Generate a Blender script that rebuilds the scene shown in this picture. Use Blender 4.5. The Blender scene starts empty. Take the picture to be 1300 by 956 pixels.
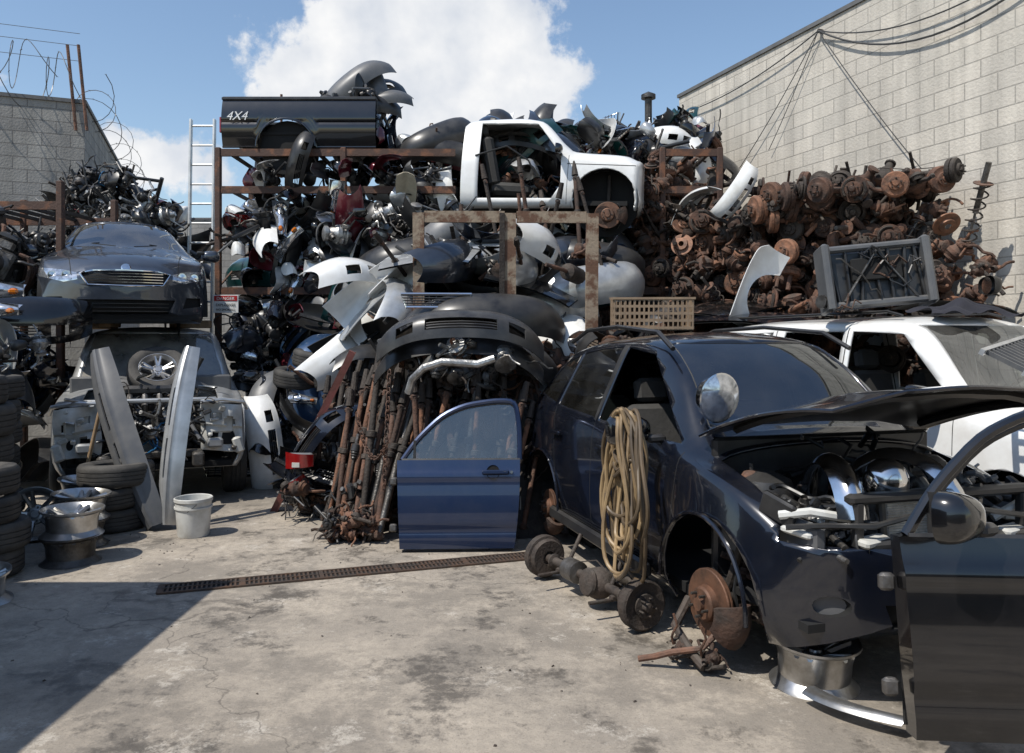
import bpy, bmesh, math, random
from mathutils import Vector, Matrix, Euler
from mathutils.bvhtree import BVHTree
R=random.Random(23)
scn=bpy.context.scene
PI=math.pi
# ---------------------------------------------------------------- materials
def nt(m):
    m.use_nodes=True
    return m.node_tree.nodes, m.node_tree.links
def pbr(name,col,rough=.5,metal=0,coat=0,col2=None,scale=6,lo=.4,hi=.65,bump=0,bscale=40,rand=0,dust=0,rough2=None,spec=.5):
    m=bpy.data.materials.new(name); N,L=nt(m); b=N['Principled BSDF']
    b.inputs['Roughness'].default_value=rough; b.inputs['Metallic'].default_value=metal
    b.inputs['Coat Weight'].default_value=coat; b.inputs['Coat Roughness'].default_value=.04
    b.inputs['Specular IOR Level'].default_value=spec
    tc=N.new('ShaderNodeTexCoord')
    n=N.new('ShaderNodeTexNoise'); n.inputs['Scale'].default_value=scale; n.inputs['Detail'].default_value=7; n.inputs['Roughness'].default_value=.62
    L.new(tc.outputs['Object'],n.inputs['Vector'])
    r=N.new('ShaderNodeMapRange'); r.inputs['From Min'].default_value=lo; r.inputs['From Max'].default_value=hi
    L.new(n.outputs['Fac'],r.inputs['Value'])
    mx=N.new('ShaderNodeMix'); mx.data_type='RGBA'
    mx.inputs[6].default_value=(*col,1); mx.inputs[7].default_value=(*(col2 or tuple(c*.75 for c in col)),1)
    L.new(r.outputs['Result'],mx.inputs[0])
    out=mx.outputs[2]
    if rand:
        oi=N.new('ShaderNodeObjectInfo'); rr=N.new('ShaderNodeMapRange')
        rr.inputs['To Min'].default_value=1-rand; rr.inputs['To Max'].default_value=1+rand
        L.new(oi.outputs['Random'],rr.inputs['Value'])
        hs=N.new('ShaderNodeHueSaturation'); L.new(rr.outputs['Result'],hs.inputs['Value']); L.new(out,hs.inputs['Color']); out=hs.outputs['Color']
    rgh=None
    if rough2 is not None:
        q=N.new('ShaderNodeMapRange'); q.inputs['To Min'].default_value=rough; q.inputs['To Max'].default_value=rough2
        L.new(r.outputs['Result'],q.inputs['Value']); rgh=q.outputs['Result']
    if dust:
        g=N.new('ShaderNodeNewGeometry'); s=N.new('ShaderNodeSeparateXYZ'); L.new(g.outputs['Normal'],s.inputs[0])
        n2=N.new('ShaderNodeTexNoise'); n2.inputs['Scale'].default_value=3.5; n2.inputs['Detail'].default_value=9; n2.inputs['Roughness'].default_value=.7
        L.new(tc.outputs['Object'],n2.inputs['Vector'])
        a=N.new('ShaderNodeMapRange'); a.inputs['From Min'].default_value=-.6; a.inputs['From Max'].default_value=1; L.new(s.outputs['Z'],a.inputs['Value'])
        c=N.new('ShaderNodeMapRange'); c.inputs['From Min'].default_value=.38; c.inputs['From Max'].default_value=.72; c.inputs['To Max'].default_value=dust; L.new(n2.outputs['Fac'],c.inputs['Value'])
        p=N.new('ShaderNodeMath'); p.operation='MULTIPLY'; L.new(a.outputs['Result'],p.inputs[0]); L.new(c.outputs['Result'],p.inputs[1])
        m2=N.new('ShaderNodeMix'); m2.data_type='RGBA'; m2.inputs[7].default_value=(.27,.24,.2,1); L.new(out,m2.inputs[6]); L.new(p.outputs[0],m2.inputs[0]); out=m2.outputs[2]
        r2=N.new('ShaderNodeMapRange'); r2.inputs['To Min'].default_value=rough; r2.inputs['To Max'].default_value=.9; L.new(p.outputs[0],r2.inputs['Value'])
        rgh=r2.outputs['Result']
        if coat:
            cw=N.new('ShaderNodeMapRange'); cw.inputs['From Max'].default_value=.5; cw.inputs['To Min'].default_value=coat; cw.inputs['To Max'].default_value=0
            L.new(p.outputs[0],cw.inputs['Value']); L.new(cw.outputs['Result'],b.inputs['Coat Weight'])
    if rgh: L.new(rgh,b.inputs['Roughness'])
    L.new(out,b.inputs['Base Color'])
    if bump:
        n3=N.new('ShaderNodeTexNoise'); n3.inputs['Scale'].default_value=bscale; n3.inputs['Detail'].default_value=5; L.new(tc.outputs['Object'],n3.inputs['Vector'])
        bp=N.new('ShaderNodeBump'); bp.inputs['Strength'].default_value=bump; bp.inputs['Distance'].default_value=.01
        L.new(n3.outputs['Fac'],bp.inputs['Height']); L.new(bp.outputs['Normal'],b.inputs['Normal'])
    return m
def glassmat(name,tint=(.35,.4,.4),k=.25,dirty=.15):
    m=bpy.data.materials.new(name); N,L=nt(m); N.remove(N['Principled BSDF']); o=N['Material Output']
    t=N.new('ShaderNodeBsdfTransparent'); t.inputs[0].default_value=(*tint,1)
    g=N.new('ShaderNodeBsdfGlossy'); g.inputs['Roughness'].default_value=.02; g.inputs[0].default_value=(.9,.95,1,1)
    lw=N.new('ShaderNodeFresnel'); lw.inputs['IOR'].default_value=1.6
    ad=N.new('ShaderNodeMath'); ad.inputs[1].default_value=k*.3; L.new(lw.outputs[0],ad.inputs[0])
    mx=N.new('ShaderNodeMixShader'); L.new(ad.outputs[0],mx.inputs[0]); L.new(t.outputs[0],mx.inputs[1]); L.new(g.outputs[0],mx.inputs[2])
    d=N.new('ShaderNodeBsdfDiffuse'); d.inputs[0].default_value=(.4,.38,.34,1)
    tc=N.new('ShaderNodeTexCoord'); n=N.new('ShaderNodeTexNoise'); n.inputs['Scale'].default_value=4; n.inputs['Detail'].default_value=8; L.new(tc.outputs['Object'],n.inputs['Vector'])
    r=N.new('ShaderNodeMapRange'); r.inputs['From Min'].default_value=.35; r.inputs['From Max'].default_value=.7; r.inputs['To Max'].default_value=dirty*1.6; r.inputs['To Min'].default_value=dirty*.5
    L.new(n.outputs['Fac'],r.inputs['Value'])
    m2=N.new('ShaderNodeMixShader'); L.new(r.outputs['Result'],m2.inputs[0]); L.new(mx.outputs[0],m2.inputs[1]); L.new(d.outputs[0],m2.inputs[2])
    L.new(m2.outputs[0],o.inputs[0]); return m
M={}
M['navyblack']=pbr('paint_dark_navy',(.004,.006,.012),.2,.2,1,col2=(.005,.007,.014),dust=.06)
M['black']=pbr('paint_black',(.004,.004,.005),.2,.1,1,dust=.06)
M['kia']=pbr('paint_slate',(.06,.07,.09),.28,.6,1,dust=.12)
M['blue']=pbr('paint_blue',(.012,.028,.08),.28,.5,1,col2=(.013,.03,.08),dust=.15)
M['white']=pbr('paint_white',(.74,.74,.72),.3,0,.8,col2=(.66,.65,.62),dust=.22)
M['silver']=pbr('paint_silver',(.5,.51,.51),.32,.5,.6,dust=.25)
M['dred']=pbr('paint_maroon',(.12,.008,.018),.3,.3,.9,dust=.15)
M['teal']=pbr('paint_teal',(.006,.06,.06),.3,.4,.9,dust=.15)
M['bluep']=pbr('paint_steel_blue',(.02,.06,.14),.3,.4,.9,dust=.2)
M['tan']=pbr('paint_tan',(.45,.4,.3),.45,.1,.3,dust=.3)
M['plastic']=pbr('black_plastic',(.015,.015,.016),.34,col2=(.028,.028,.028),rand=.5,dust=.15)
M['gplastic']=pbr('grey_plastic',(.08,.083,.088),.42,col2=(.11,.11,.11),rand=.35,dust=.2)
M['rubber']=pbr('tyre_rubber',(.022,.021,.02),.75,col2=(.04,.038,.035),rand=.3,dust=.25,bump=.3)
M['rust']=pbr('rust',(.11,.053,.033),.85,.1,col2=(.035,.021,.016),scale=9,bump=.9,rand=.6,dust=.25)
M['rust2']=pbr('rust_orange',(.19,.085,.046),.9,.0,col2=(.065,.035,.023),scale=9,bump=.9,rand=.55,dust=.2)
M['rustd']=pbr('rust_dark',(.04,.029,.023),.75,.2,col2=(.02,.016,.014),scale=9,bump=.8,rand=.5,dust=.35)
M['rackp']=pbr('rack_steel',(.06,.034,.025),.75,.2,col2=(.14,.062,.033),scale=5,lo=.5,hi=.62,bump=.5,rand=.3)
M['oldpaint']=pbr('weathered_tan_paint',(.27,.21,.15),.8,.0,col2=(.12,.06,.035),scale=6,lo=.46,hi=.56,bump=.5)
M['alu']=pbr('cast_aluminium',(.42,.42,.41),.4,.8,col2=(.14,.13,.12),scale=7,bump=.5,rand=.3,dust=.3)
M['steel']=pbr('greasy_steel',(.12,.115,.11),.45,.7,col2=(.04,.035,.03),scale=8,bump=.5,rand=.4,dust=.3)
M['chrome']=pbr('chrome',(.8,.8,.8),.07,1,col2=(.6,.6,.6),rough2=.2)
M['rim']=pbr('alloy_rim',(.55,.55,.55),.28,.9,col2=(.3,.29,.27),rough2=.5,dust=.3)
M['disc']=pbr('brake_disc_rust',(.2,.1,.06),.55,.4,col2=(.1,.058,.04),scale=12,bump=.3,rand=.3)
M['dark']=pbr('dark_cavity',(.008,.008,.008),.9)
M['fabric']=pbr('seat_fabric',(.05,.048,.045),.95,bump=.3,rand=.3)
M['cloth']=pbr('dark_cloth',(.02,.02,.028),.95,bump=.3)
M['lamp']=pbr('headlamp_chrome',(.75,.77,.8),.1,.8,1,col2=(.28,.3,.32),scale=14)
M['red']=pbr('tail_lamp_red',(.25,.008,.008),.15,0,1)
M['amber']=pbr('amber_lens',(.6,.16,.01),.2,0,1)
M['hose']=pbr('tan_hose',(.3,.21,.11),.5,col2=(.16,.11,.06),scale=5)
M['hose2']=pbr('brown_hose',(.11,.075,.04),.5,col2=(.06,.045,.03),scale=5)
M['blackhose']=pbr('black_hose',(.015,.015,.015),.4)
M['bluehose']=pbr('blue_hose',(.02,.14,.3),.45)
M['wood']=pbr('wood',(.3,.2,.11),.8,col2=(.2,.13,.07),scale=12)
M['crate']=pbr('tan_crate_plastic',(.27,.19,.12),.6,col2=(.2,.14,.09),dust=.3)
M['wplastic']=pbr('white_plastic',(.6,.6,.57),.45,col2=(.42,.41,.37),dust=.4)
M['redsteel']=pbr('red_painted_steel',(.2,.07,.06),.6,col2=(.12,.05,.035),bump=.3)
M['ladder']=pbr('ladder_aluminium',(.7,.7,.68),.4,.3)
M['wire']=pbr('razor_wire',(.16,.155,.15),.45,.5)
M['cable']=pbr('cable',(.05,.05,.05),.6)
M['signw']=pbr('sign_white',(.75,.75,.73),.4,dust=.2)
M['signr']=pbr('sign_red',(.4,.02,.02),.4)
M['caster']=pbr('shadow_caster_paint',(.05,.09,.13),.5,col2=(.09,.06,.04),scale=3,dust=.2)
M['coping']=pbr('coping',(.12,.12,.12),.7)
M['glass']=glassmat('car_glass',(.16,.2,.2),.35,.02)
M['glassd']=glassmat('dusty_glass',(.2,.24,.25),.5,.09)
M['glassv']=glassmat('very_dusty_glass',(.3,.33,.33),.4,.4)
M['glassc']=glassmat('clear_glass',(.62,.7,.7),.3,.05)
M['grate']=pbr('cast_iron_grate',(.07,.055,.045),.7,.4,col2=(.12,.07,.045),bump=.4)
M['radi']=pbr('radiator_fins',(.3,.3,.29),.5,.6,col2=(.2,.2,.2),scale=30)
M['grit']=pbr('grit',(.14,.12,.1),.9,col2=(.07,.06,.05),scale=20)
def blockmat(name,c1,c2,mortar,stain,ms=.009):
    m=bpy.data.materials.new(name); N,L=nt(m); b=N['Principled BSDF']; b.inputs['Roughness'].default_value=.9
    tc=N.new('ShaderNodeTexCoord'); s=N.new('ShaderNodeSeparateXYZ'); L.new(tc.outputs['Object'],s.inputs[0])
    c=N.new('ShaderNodeCombineXYZ')
    a=N.new('ShaderNodeMath'); a.operation='ADD'; L.new(s.outputs['X'],a.inputs[0]); L.new(s.outputs['Y'],a.inputs[1])
    L.new(a.outputs[0],c.inputs['X']); L.new(s.outputs['Z'],c.inputs['Y'])
    br=N.new('ShaderNodeTexBrick'); br.inputs['Scale'].default_value=1; br.inputs['Brick Width'].default_value=.41; br.inputs['Row Height'].default_value=.205
    br.inputs['Mortar Size'].default_value=ms; br.inputs['Mortar Smooth'].default_value=.3; br.inputs['Bias'].default_value=-.1
    br.inputs['Color1'].default_value=(*c1,1); br.inputs['Color2'].default_value=(*c2,1); br.inputs['Mortar'].default_value=(*mortar,1)
    L.new(c.outputs[0],br.inputs['Vector'])
    n=N.new('ShaderNodeTexNoise'); n.inputs['Scale'].default_value=1.1; n.inputs['Detail'].default_value=9; n.inputs['Roughness'].default_value=.68; L.new(tc.outputs['Object'],n.inputs['Vector'])
    r=N.new('ShaderNodeMapRange'); r.inputs['From Min'].default_value=.45; r.inputs['From Max'].default_value=.75; r.inputs['To Max'].default_value=.8; L.new(n.outputs['Fac'],r.inputs['Value'])
    mx=N.new('ShaderNodeMix'); mx.data_type='RGBA'; L.new(r.outputs['Result'],mx.inputs[0]); L.new(br.outputs['Color'],mx.inputs[6]); mx.inputs[7].default_value=(*stain,1)
    mp=N.new('ShaderNodeMapping'); mp.inputs['Scale'].default_value=(5,5,.35); L.new(tc.outputs['Object'],mp.inputs[0])
    n2=N.new('ShaderNodeTexNoise'); n2.inputs['Scale'].default_value=1; n2.inputs['Detail'].default_value=5; L.new(mp.outputs[0],n2.inputs['Vector'])
    r2=N.new('ShaderNodeMapRange'); r2.inputs['From Min'].default_value=.3; r2.inputs['From Max'].default_value=.7; r2.inputs['To Min'].default_value=.75; r2.inputs['To Max'].default_value=1.1; L.new(n2.outputs['Fac'],r2.inputs['Value'])
    hs=N.new('ShaderNodeHueSaturation'); L.new(mx.outputs[2],hs.inputs['Color']); L.new(r2.outputs['Result'],hs.inputs['Value']); L.new(hs.outputs[0],b.inputs['Base Color'])
    n3=N.new('ShaderNodeTexNoise'); n3.inputs['Scale'].default_value=30; n3.inputs['Detail'].default_value=4; L.new(tc.outputs['Object'],n3.inputs['Vector'])
    ma=N.new('ShaderNodeMath'); ma.operation='MULTIPLY_ADD'; ma.inputs[1].default_value=-1.2; L.new(br.outputs['Fac'],ma.inputs[0]); L.new(n3.outputs['Fac'],ma.inputs[2])
    bp=N.new('ShaderNodeBump'); bp.inputs['Strength'].default_value=.6; bp.inputs['Distance'].default_value=.012; L.new(ma.outputs[0],bp.inputs['Height']); L.new(bp.outputs[0],b.inputs['Normal'])
    return m
M['blockR']=blockmat('painted_block',(.56,.515,.445),(.48,.445,.39),(.34,.315,.275),(.39,.365,.32))
M['blockL']=blockmat('weathered_block',(.34,.325,.295),(.26,.25,.235),(.18,.17,.16),(.16,.155,.145))
M['blockD']=blockmat('dim_reflection_block',(.16,.15,.14),(.12,.115,.11),(.08,.08,.075),(.08,.075,.07))  # coloured dark so the unseen rear wall reflects dimly in the black door
def groundmat():
    m=bpy.data.materials.new('stained_concrete'); N,L=nt(m); b=N['Principled BSDF']
    tc=N.new('ShaderNodeTexCoord'); V=tc.outputs['Object']
    def noise(s,d=8,r=.6,off=0):
        v=V
        if off:
            mp=N.new('ShaderNodeMapping'); mp.inputs['Location'].default_value=(off,off*.7,0); L.new(V,mp.inputs[0]); v=mp.outputs[0]
        n=N.new('ShaderNodeTexNoise'); n.inputs['Scale'].default_value=s; n.inputs['Detail'].default_value=d; n.inputs['Roughness'].default_value=r; L.new(v,n.inputs['Vector']); return n.outputs['Fac']
    def rng(v,a,bb,c,d):
        n=N.new('ShaderNodeMapRange'); n.inputs['From Min'].default_value=a; n.inputs['From Max'].default_value=bb; n.inputs['To Min'].default_value=c; n.inputs['To Max'].default_value=d; L.new(v,n.inputs['Value']); return n.outputs['Result']
    def mix(f,a,bb):
        n=N.new('ShaderNodeMix'); n.data_type='RGBA'; L.new(f,n.inputs[0])
        for i,x in ((6,a),(7,bb)):
            if isinstance(x,tuple): n.inputs[i].default_value=(*x,1)
            else: L.new(x,n.inputs[i])
        return n.outputs[2]
    c=mix(rng(noise(.8),.4,.6,0,1),(.42,.362,.29),(.29,.252,.206))
    c=mix(rng(noise(14,6,.7),.4,.7,0,.55),c,(.19,.167,.14))
    c=mix(rng(noise(.7,9,.78,3.3),.49,.56,0,.6),c,(.17,.15,.125))
    c=mix(rng(noise(1.3,9,.8,9.1),.53,.6,0,.75),c,(.08,.07,.058))
    c=mix(rng(noise(1.8,9,.85,5),.56,.63,0,.7),c,(.52,.47,.4))
    c=mix(rng(noise(4,9,.8,7),.6,.68,0,.75),c,(.06,.053,.045))
    c=mix(rng(noise(90,3,.5),.55,.75,0,.45),c,(.08,.07,.06))
    n=N.new('ShaderNodeTexNoise'); n.inputs['Scale'].default_value=1.6; n.inputs['Detail'].default_value=8; L.new(V,n.inputs['Vector'])
    va=N.new('ShaderNodeVectorMath'); va.operation='MULTIPLY_ADD'; L.new(n.outputs['Color'],va.inputs[0]); va.inputs[1].default_value=(1.2,1.2,0); L.new(V,va.inputs[2])
    vo=N.new('ShaderNodeTexVoronoi'); vo.feature='DISTANCE_TO_EDGE'; vo.inputs['Scale'].default_value=.27; L.new(va.outputs[0],vo.inputs['Vector'])
    c=mix(rng(vo.outputs['Distance'],.0,.003,.6,0),c,(.07,.06,.05))
    L.new(c,b.inputs['Base Color'])
    L.new(rng(noise(1.3,9,.8,9.1),.5,.62,.85,.4),b.inputs['Roughness'])
    bp=N.new('ShaderNodeBump'); bp.inputs['Strength'].default_value=.6; bp.inputs['Distance'].default_value=.012; L.new(noise(30,9,.75),bp.inputs['Height']); L.new(bp.outputs[0],b.inputs['Normal'])
    return m
M['ground']=groundmat()
# ---------------------------------------------------------------- mesh builder
class MB:
    def __init__(s): s.v=[];s.f=[];s.m=[];s.mats=[]; s.T=Matrix()
    def mi(s,mat):
        if mat not in s.mats: s.mats.append(mat)
        return s.mats.index(mat)
    def add(s,vs,fs,mat):
        o=len(s.v); k=s.mi(mat)
        s.v+=[s.T@Vector(p) for p in vs]; s.f+=[tuple(i+o for i in f) for f in fs]; s.m+=[k]*len(fs)
    def box(s,c,d,mat,rot=(0,0,0),taper=1):
        E=Euler(rot).to_matrix(); c=Vector(c); vs=[]
        for z in (-.5,.5):
            t=taper if z>0 else 1
            for x,y in ((-.5,-.5),(.5,-.5),(.5,.5),(-.5,.5)): vs.append(c+E@Vector((x*d[0]*t,y*d[1]*t,z*d[2])))
        s.add(vs,[(3,2,1,0),(4,5,6,7),(0,1,5,4),(1,2,6,5),(2,3,7,6),(3,0,4,7)],mat)
    def cbox(s,c,d,mat,rot=(0,0,0),b=.02):
        E=Euler(rot).to_matrix(); c=Vector(c); b=min(b,min(d)*.3); vs=[];fs=[]
        hx,hy,hz=d[0]/2,d[1]/2,d[2]/2
        rings=[(hz-0,b,-1),(hz-b,0,-1),(hz-b,0,1),(hz,b,1)]
        for h,i,sg in rings:
            x=hx-i;y=hy-i; k=b
            for p in ((-x+k,-y),(x-k,-y),(x,-y+k),(x,y-k),(x-k,y),(-x+k,y),(-x,y-k),(-x,-y+k)): vs.append(c+E@Vector((p[0],p[1],sg*h)))
        for r in range(3):
            for i in range(8):
                j=(i+1)%8; fs.append((r*8+i,r*8+j,r*8+8+j,r*8+8+i))
        fs.append(tuple(range(7,-1,-1))); fs.append(tuple(range(24,32)))
        s.add(vs,fs,mat)
    def lathe(s,prof,mat,o=(0,0,0),ax=(0,0,1),n=16,close=False):
        q=Vector(ax).normalized().to_track_quat('Z','Y').to_matrix(); o=Vector(o); vs=[];fs=[]
        for r,h in prof:
            for i in range(n):
                a=2*PI*i/n; vs.append(o+q@Vector((r*math.cos(a),r*math.sin(a),h)))
        k=len(prof)
        for j in range(k-1 if not close else k):
            for i in range(n):
                i2=(i+1)%n; j2=(j+1)%k
                fs.append((j*n+i,j*n+i2,j2*n+i2,j2*n+i))
        s.add(vs,fs,mat)
    def cyl(s,p0,p1,r,mat,r1=None,n=10):
        p0=Vector(p0);p1=Vector(p1);h=(p1-p0).length
        if h<1e-6:return
        r1=r if r1 is None else r1
        s.lathe([(0,0),(r,0),(r1,h),(0,h)],mat,p0,p1-p0,n)
    def tube(s,pts,r,mat,n=6,closed=False):
        pts=[Vector(p) for p in pts]; k=len(pts); vs=[];fs=[]; up=None
        for i,p in enumerate(pts):
            if closed: t=pts[(i+1)%k]-pts[i-1]
            else: t=pts[min(i+1,k-1)]-pts[max(i-1,0)]
            if t.length<1e-9: t=Vector((0,0,1))
            t.normalize()
            if up is None: up=t.orthogonal()
            up=(up-t*up.dot(t)); 
            if up.length<1e-6: up=t.orthogonal()
            up.normalize(); w=t.cross(up)
            rr=r[i] if isinstance(r,(list,tuple)) else r
            for j in range(n):
                a=2*PI*j/n; vs.append(p+(up*math.cos(a)+w*math.sin(a))*rr)
        for i in range(k if closed else k-1):
            i2=(i+1)%k
            for j in range(n):
                j2=(j+1)%n; fs.append((i*n+j,i*n+j2,i2*n+j2,i2*n+j))
        if not closed: fs.append(tuple(range(n-1,-1,-1))); fs.append(tuple((k-1)*n+j for j in range(n)))
        s.add(vs,fs,mat)
    def grid(s,fn,nu,nv,mat,skip=None,th=0):
        vs=[Vector(fn(i/nu,j/nv)) for i in range(nu+1) for j in range(nv+1)]; fs=[]; W=nv+1
        for i in range(nu):
            for j in range(nv):
                if skip and skip((i+.5)/nu,(j+.5)/nv): continue
                a=i*W+j; fs.append((a,a+W,a+W+1,a+1))
        s.add(vs,fs,mat)
        if th:
            nr=[Vector() for _ in vs]
            for f in fs:
                n=(vs[f[2]]-vs[f[0]]).cross(vs[f[3]]-vs[f[1]])
                for k in f: nr[k]+=n
            v2=[v-(n.normalized()*th if n.length>1e-12 else Vector()) for v,n in zip(vs,nr)]
            ec={}
            for f in fs:
                for k in range(4):
                    a,b=f[k],f[(k+1)%4]; ec[(min(a,b),max(a,b))]=ec.get((min(a,b),max(a,b)),0)+1
            n0=len(vs)
            s.add(v2,[tuple(f[::-1]) for f in fs],mat)
            bd=[e for e,c in ec.items() if c==1]
            s.add(vs+v2,[(a,b,b+n0,a+n0) for a,b in bd],mat)
    def mesh(s,name,ang=35,rec=True):
        me=bpy.data.meshes.new(name); me.from_pydata([tuple(v) for v in s.v],[],s.f)
        for k in s.mats: me.materials.append(M[k])
        me.polygons.foreach_set('material_index',s.m)
        if rec:
            bm=bmesh.new(); bm.from_mesh(me); bmesh.ops.recalc_face_normals(bm,faces=bm.faces); bm.to_mesh(me); bm.free()
        me.shade_smooth(); me.set_sharp_from_angle(angle=math.radians(ang)); me.update(); return me
def link(o): scn.collection.objects.link(o); return o
def empty(name,loc=(0,0,0),rot=(0,0,0)):
    o=bpy.data.objects.new(name,None); o.location=loc; o.rotation_euler=rot; o.empty_display_size=.2; return link(o)
def ob(name,me,parent=None,loc=(0,0,0),rot=(0,0,0),sc=1):
    o=bpy.data.objects.new(name,me); o.location=loc; o.rotation_euler=rot; o.scale=(sc,)*3 if not isinstance(sc,(tuple,list)) else sc
    link(o)
    if parent: o.parent=parent
    return o
def put(parent,name,me,w,rot=(0,0,0),sc=1):
    return ob(name,me,parent,Vector(w)-parent.location,rot,sc)
def rrot(): return (R.uniform(0,6.28),R.uniform(0,6.28),R.uniform(0,6.28))
def U(a,b): return R.uniform(a,b)
def hermite(keys):
    xs=[k[0] for k in keys]; ys=[k[1] for k in keys]; n=len(xs)
    d=[(ys[i+1]-ys[i])/(xs[i+1]-xs[i]) for i in range(n-1)]
    m=[d[0]]+[0 if d[i-1]*d[i]<=0 else 2*d[i-1]*d[i]/(d[i-1]+d[i]) for i in range(1,n-1)]+[d[-1]]
    def f(x):
        if x<=xs[0]: return ys[0]
        if x>=xs[-1]: return ys[-1]
        for i in range(n-1):
            if x<=xs[i+1]: break
        h=xs[i+1]-xs[i]; t=(x-xs[i])/h
        return (2*t**3-3*t*t+1)*ys[i]+(t**3-2*t*t+t)*h*m[i]+(-2*t**3+3*t*t)*ys[i+1]+(t**3-t*t)*h*m[i+1]
    return f
# ---------------------------------------------------------------- car shell
def ins(poly,a,b):
    s=0;n=len(poly)
    for i in range(n):
        x1,y1=poly[i];x2,y2=poly[(i+1)%n]
        c=(x2-x1)*(b-y1)-(y2-y1)*(a-x1)
        if c>1e-7: sg=1
        elif c<-1e-7: sg=-1
        else: continue
        if s==0: s=sg
        elif s!=sg: return False
    return True
def cut(bm,poly,ax,flt):
    ia,ib={'y':(0,2),'x':(1,2),'z':(0,1)}[ax]
    lo=(min(p[0] for p in poly),min(p[1] for p in poly)); hi=(max(p[0] for p in poly),max(p[1] for p in poly))
    n=len(poly)
    for i in range(n):
        bm.normal_update()
        fs=[]
        for f in bm.faces:
            if not flt(f): continue
            A=[v.co[ia] for v in f.verts];B=[v.co[ib] for v in f.verts]
            if max(A)<lo[0] or min(A)>hi[0] or max(B)<lo[1] or min(B)>hi[1]: continue
            fs.append(f)
        g=set(fs)
        for f in fs: g.update(f.edges); g.update(f.verts)
        p=Vector((0,0,0)); p[ia],p[ib]=poly[i]
        q=Vector((0,0,0)); q[ia],q[ib]=poly[(i+1)%n]
        t=q-p; no=Vector((0,0,0)); no[ia]=-t[ib]; no[ib]=t[ia]
        if no.length<1e-6: continue
        bmesh.ops.bisect_plane(bm,geom=list(g),plane_co=p,plane_no=no.normalized(),dist=1e-5)
    bm.normal_update()
    out=[]
    for f in bm.faces:
        if flt(f):
            c=f.calc_center_median()
            if ins(poly,c[ia],c[ib]): out.append(f)
    return out
def circ(cx,cz,r,n=22,zs=1): return [(cx+r*math.cos(2*PI*i/n),cz+zs*r*math.sin(2*PI*i/n)) for i in range(n)]
def shell_bm(S,dx=.07):
    c={k:hermite(v) for k,v in S['c'].items()}
    x0,x1=S['x']; W=S['W']; kf,kr=S.get('kf',.28),S.get('kr',.15); n=int((x1-x0)/dx)
    st=[x0+(x1-x0)*i/n for i in range(n+1)]
    def ring(x):
        top=c['top'](x); belt=min(c['belt'](x),top-.03); wm=c['wm'](x); wb=c['wb'](x); wt=c['wt'](x); si=c['sill'](x)
        edge=max(top-S.get('crown',.06),belt+.015)
        P=[(wm*.9,si-.03),(wm*.975,si+.04),(wm,si+(belt-si)*.45),(wb+.01,belt-.07),(wb-.01,belt),(wt+.025,edge-.05 if edge-.05>belt+.01 else belt+.008),(wt-.03,edge+.005),(wt*.55,top-.012),(0,top)]
        seg=[1,4,4,2,6,2,3,3]
        pts=[]
        for i in range(len(P)-1):
            p1=P[i];p2=P[i+1]
            for k in range(seg[i]):
                t=k/seg[i]; pts.append((p1[0]+(p2[0]-p1[0])*t,p1[1]+(p2[1]-p1[1])*t))
        pts.append(P[-1])
        q=pts[:]
        for _ in range(S.get('sm',2)):
            q=[q[0]]+[tuple(.25*q[i-1][a]+.5*q[i][a]+.25*q[i+1][a] for a in (0,1)) for i in range(1,len(q)-1)]+[q[-1]]
        return q
    rings=[]
    def bend(x,y):
        a=min(max((x-(x1-1.0))/1.0,0),1)**2*kf; b=min(max(((x0+1.0)-x)/1.0,0),1)**2*kr
        return x-(a-b)*(abs(y)/W)**2.3
    def full(x,q,s=1,zc=0):
        L=[(bend(x,y),y*s,zc+(z-zc)*s) for y,z in q]
        Rr=[(X,-Y,Z) for X,Y,Z in L[:-1]]
        return L+Rr[::-1]
    cap=[(.985,.03),(.94,.055),(.82,.075),(.62,.085),(.4,.09),(.2,.092),(.04,.093)]
    q0=ring(st[0]); zc0=(q0[0][1]+q0[-1][1])/2
    for s,b in cap[::-1]: rings.append([(bend(x0,Y)+0-b*S.get('capr',.7),Y,Z) for (X,Y,Z) in full(x0,q0,s,zc0)])
    for x in st: rings.append(full(x,ring(x)))
    q1=ring(st[-1]); zc1=(q1[0][1]+q1[-1][1])/2
    for s,b in cap: rings.append([(bend(x1,Y)+b*S.get('capf',1),Y,Z) for (X,Y,Z) in full(x1,q1,s,zc1)])
    bm=bmesh.new(); V=[[bm.verts.new(p) for p in r] for r in rings]; k=len(rings[0])
    for i in range(len(V)-1):
        cp=i<len(cap) or i>=len(V)-1-len(cap)
        for j in range(k if cp else k-1):
            j2=(j+1)%k
            try: bm.faces.new((V[i][j],V[i+1][j],V[i+1][j2],V[i][j2]))
            except Exception: pass
    bm.faces.new(V[0]); bm.faces.new(V[-1])
    bmesh.ops.recalc_face_normals(bm,faces=bm.faces); bm.normal_update()
    t=max(bm.faces,key=lambda f:f.calc_center_median().z)
    if t.normal.z<0: bmesh.ops.reverse_faces(bm,faces=bm.faces)
    return bm
def side(s): return lambda f:(f.calc_center_median().y*s>.3 and abs(f.normal.y)>.25)
def frontf(f): return f.calc_center_median().x>0.9 and f.normal.x>.12
def topf(f): return f.normal.z>.25
SL=['paint','glass','plastic','dark','lamp','chrome','red','amber','gplastic']
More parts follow.
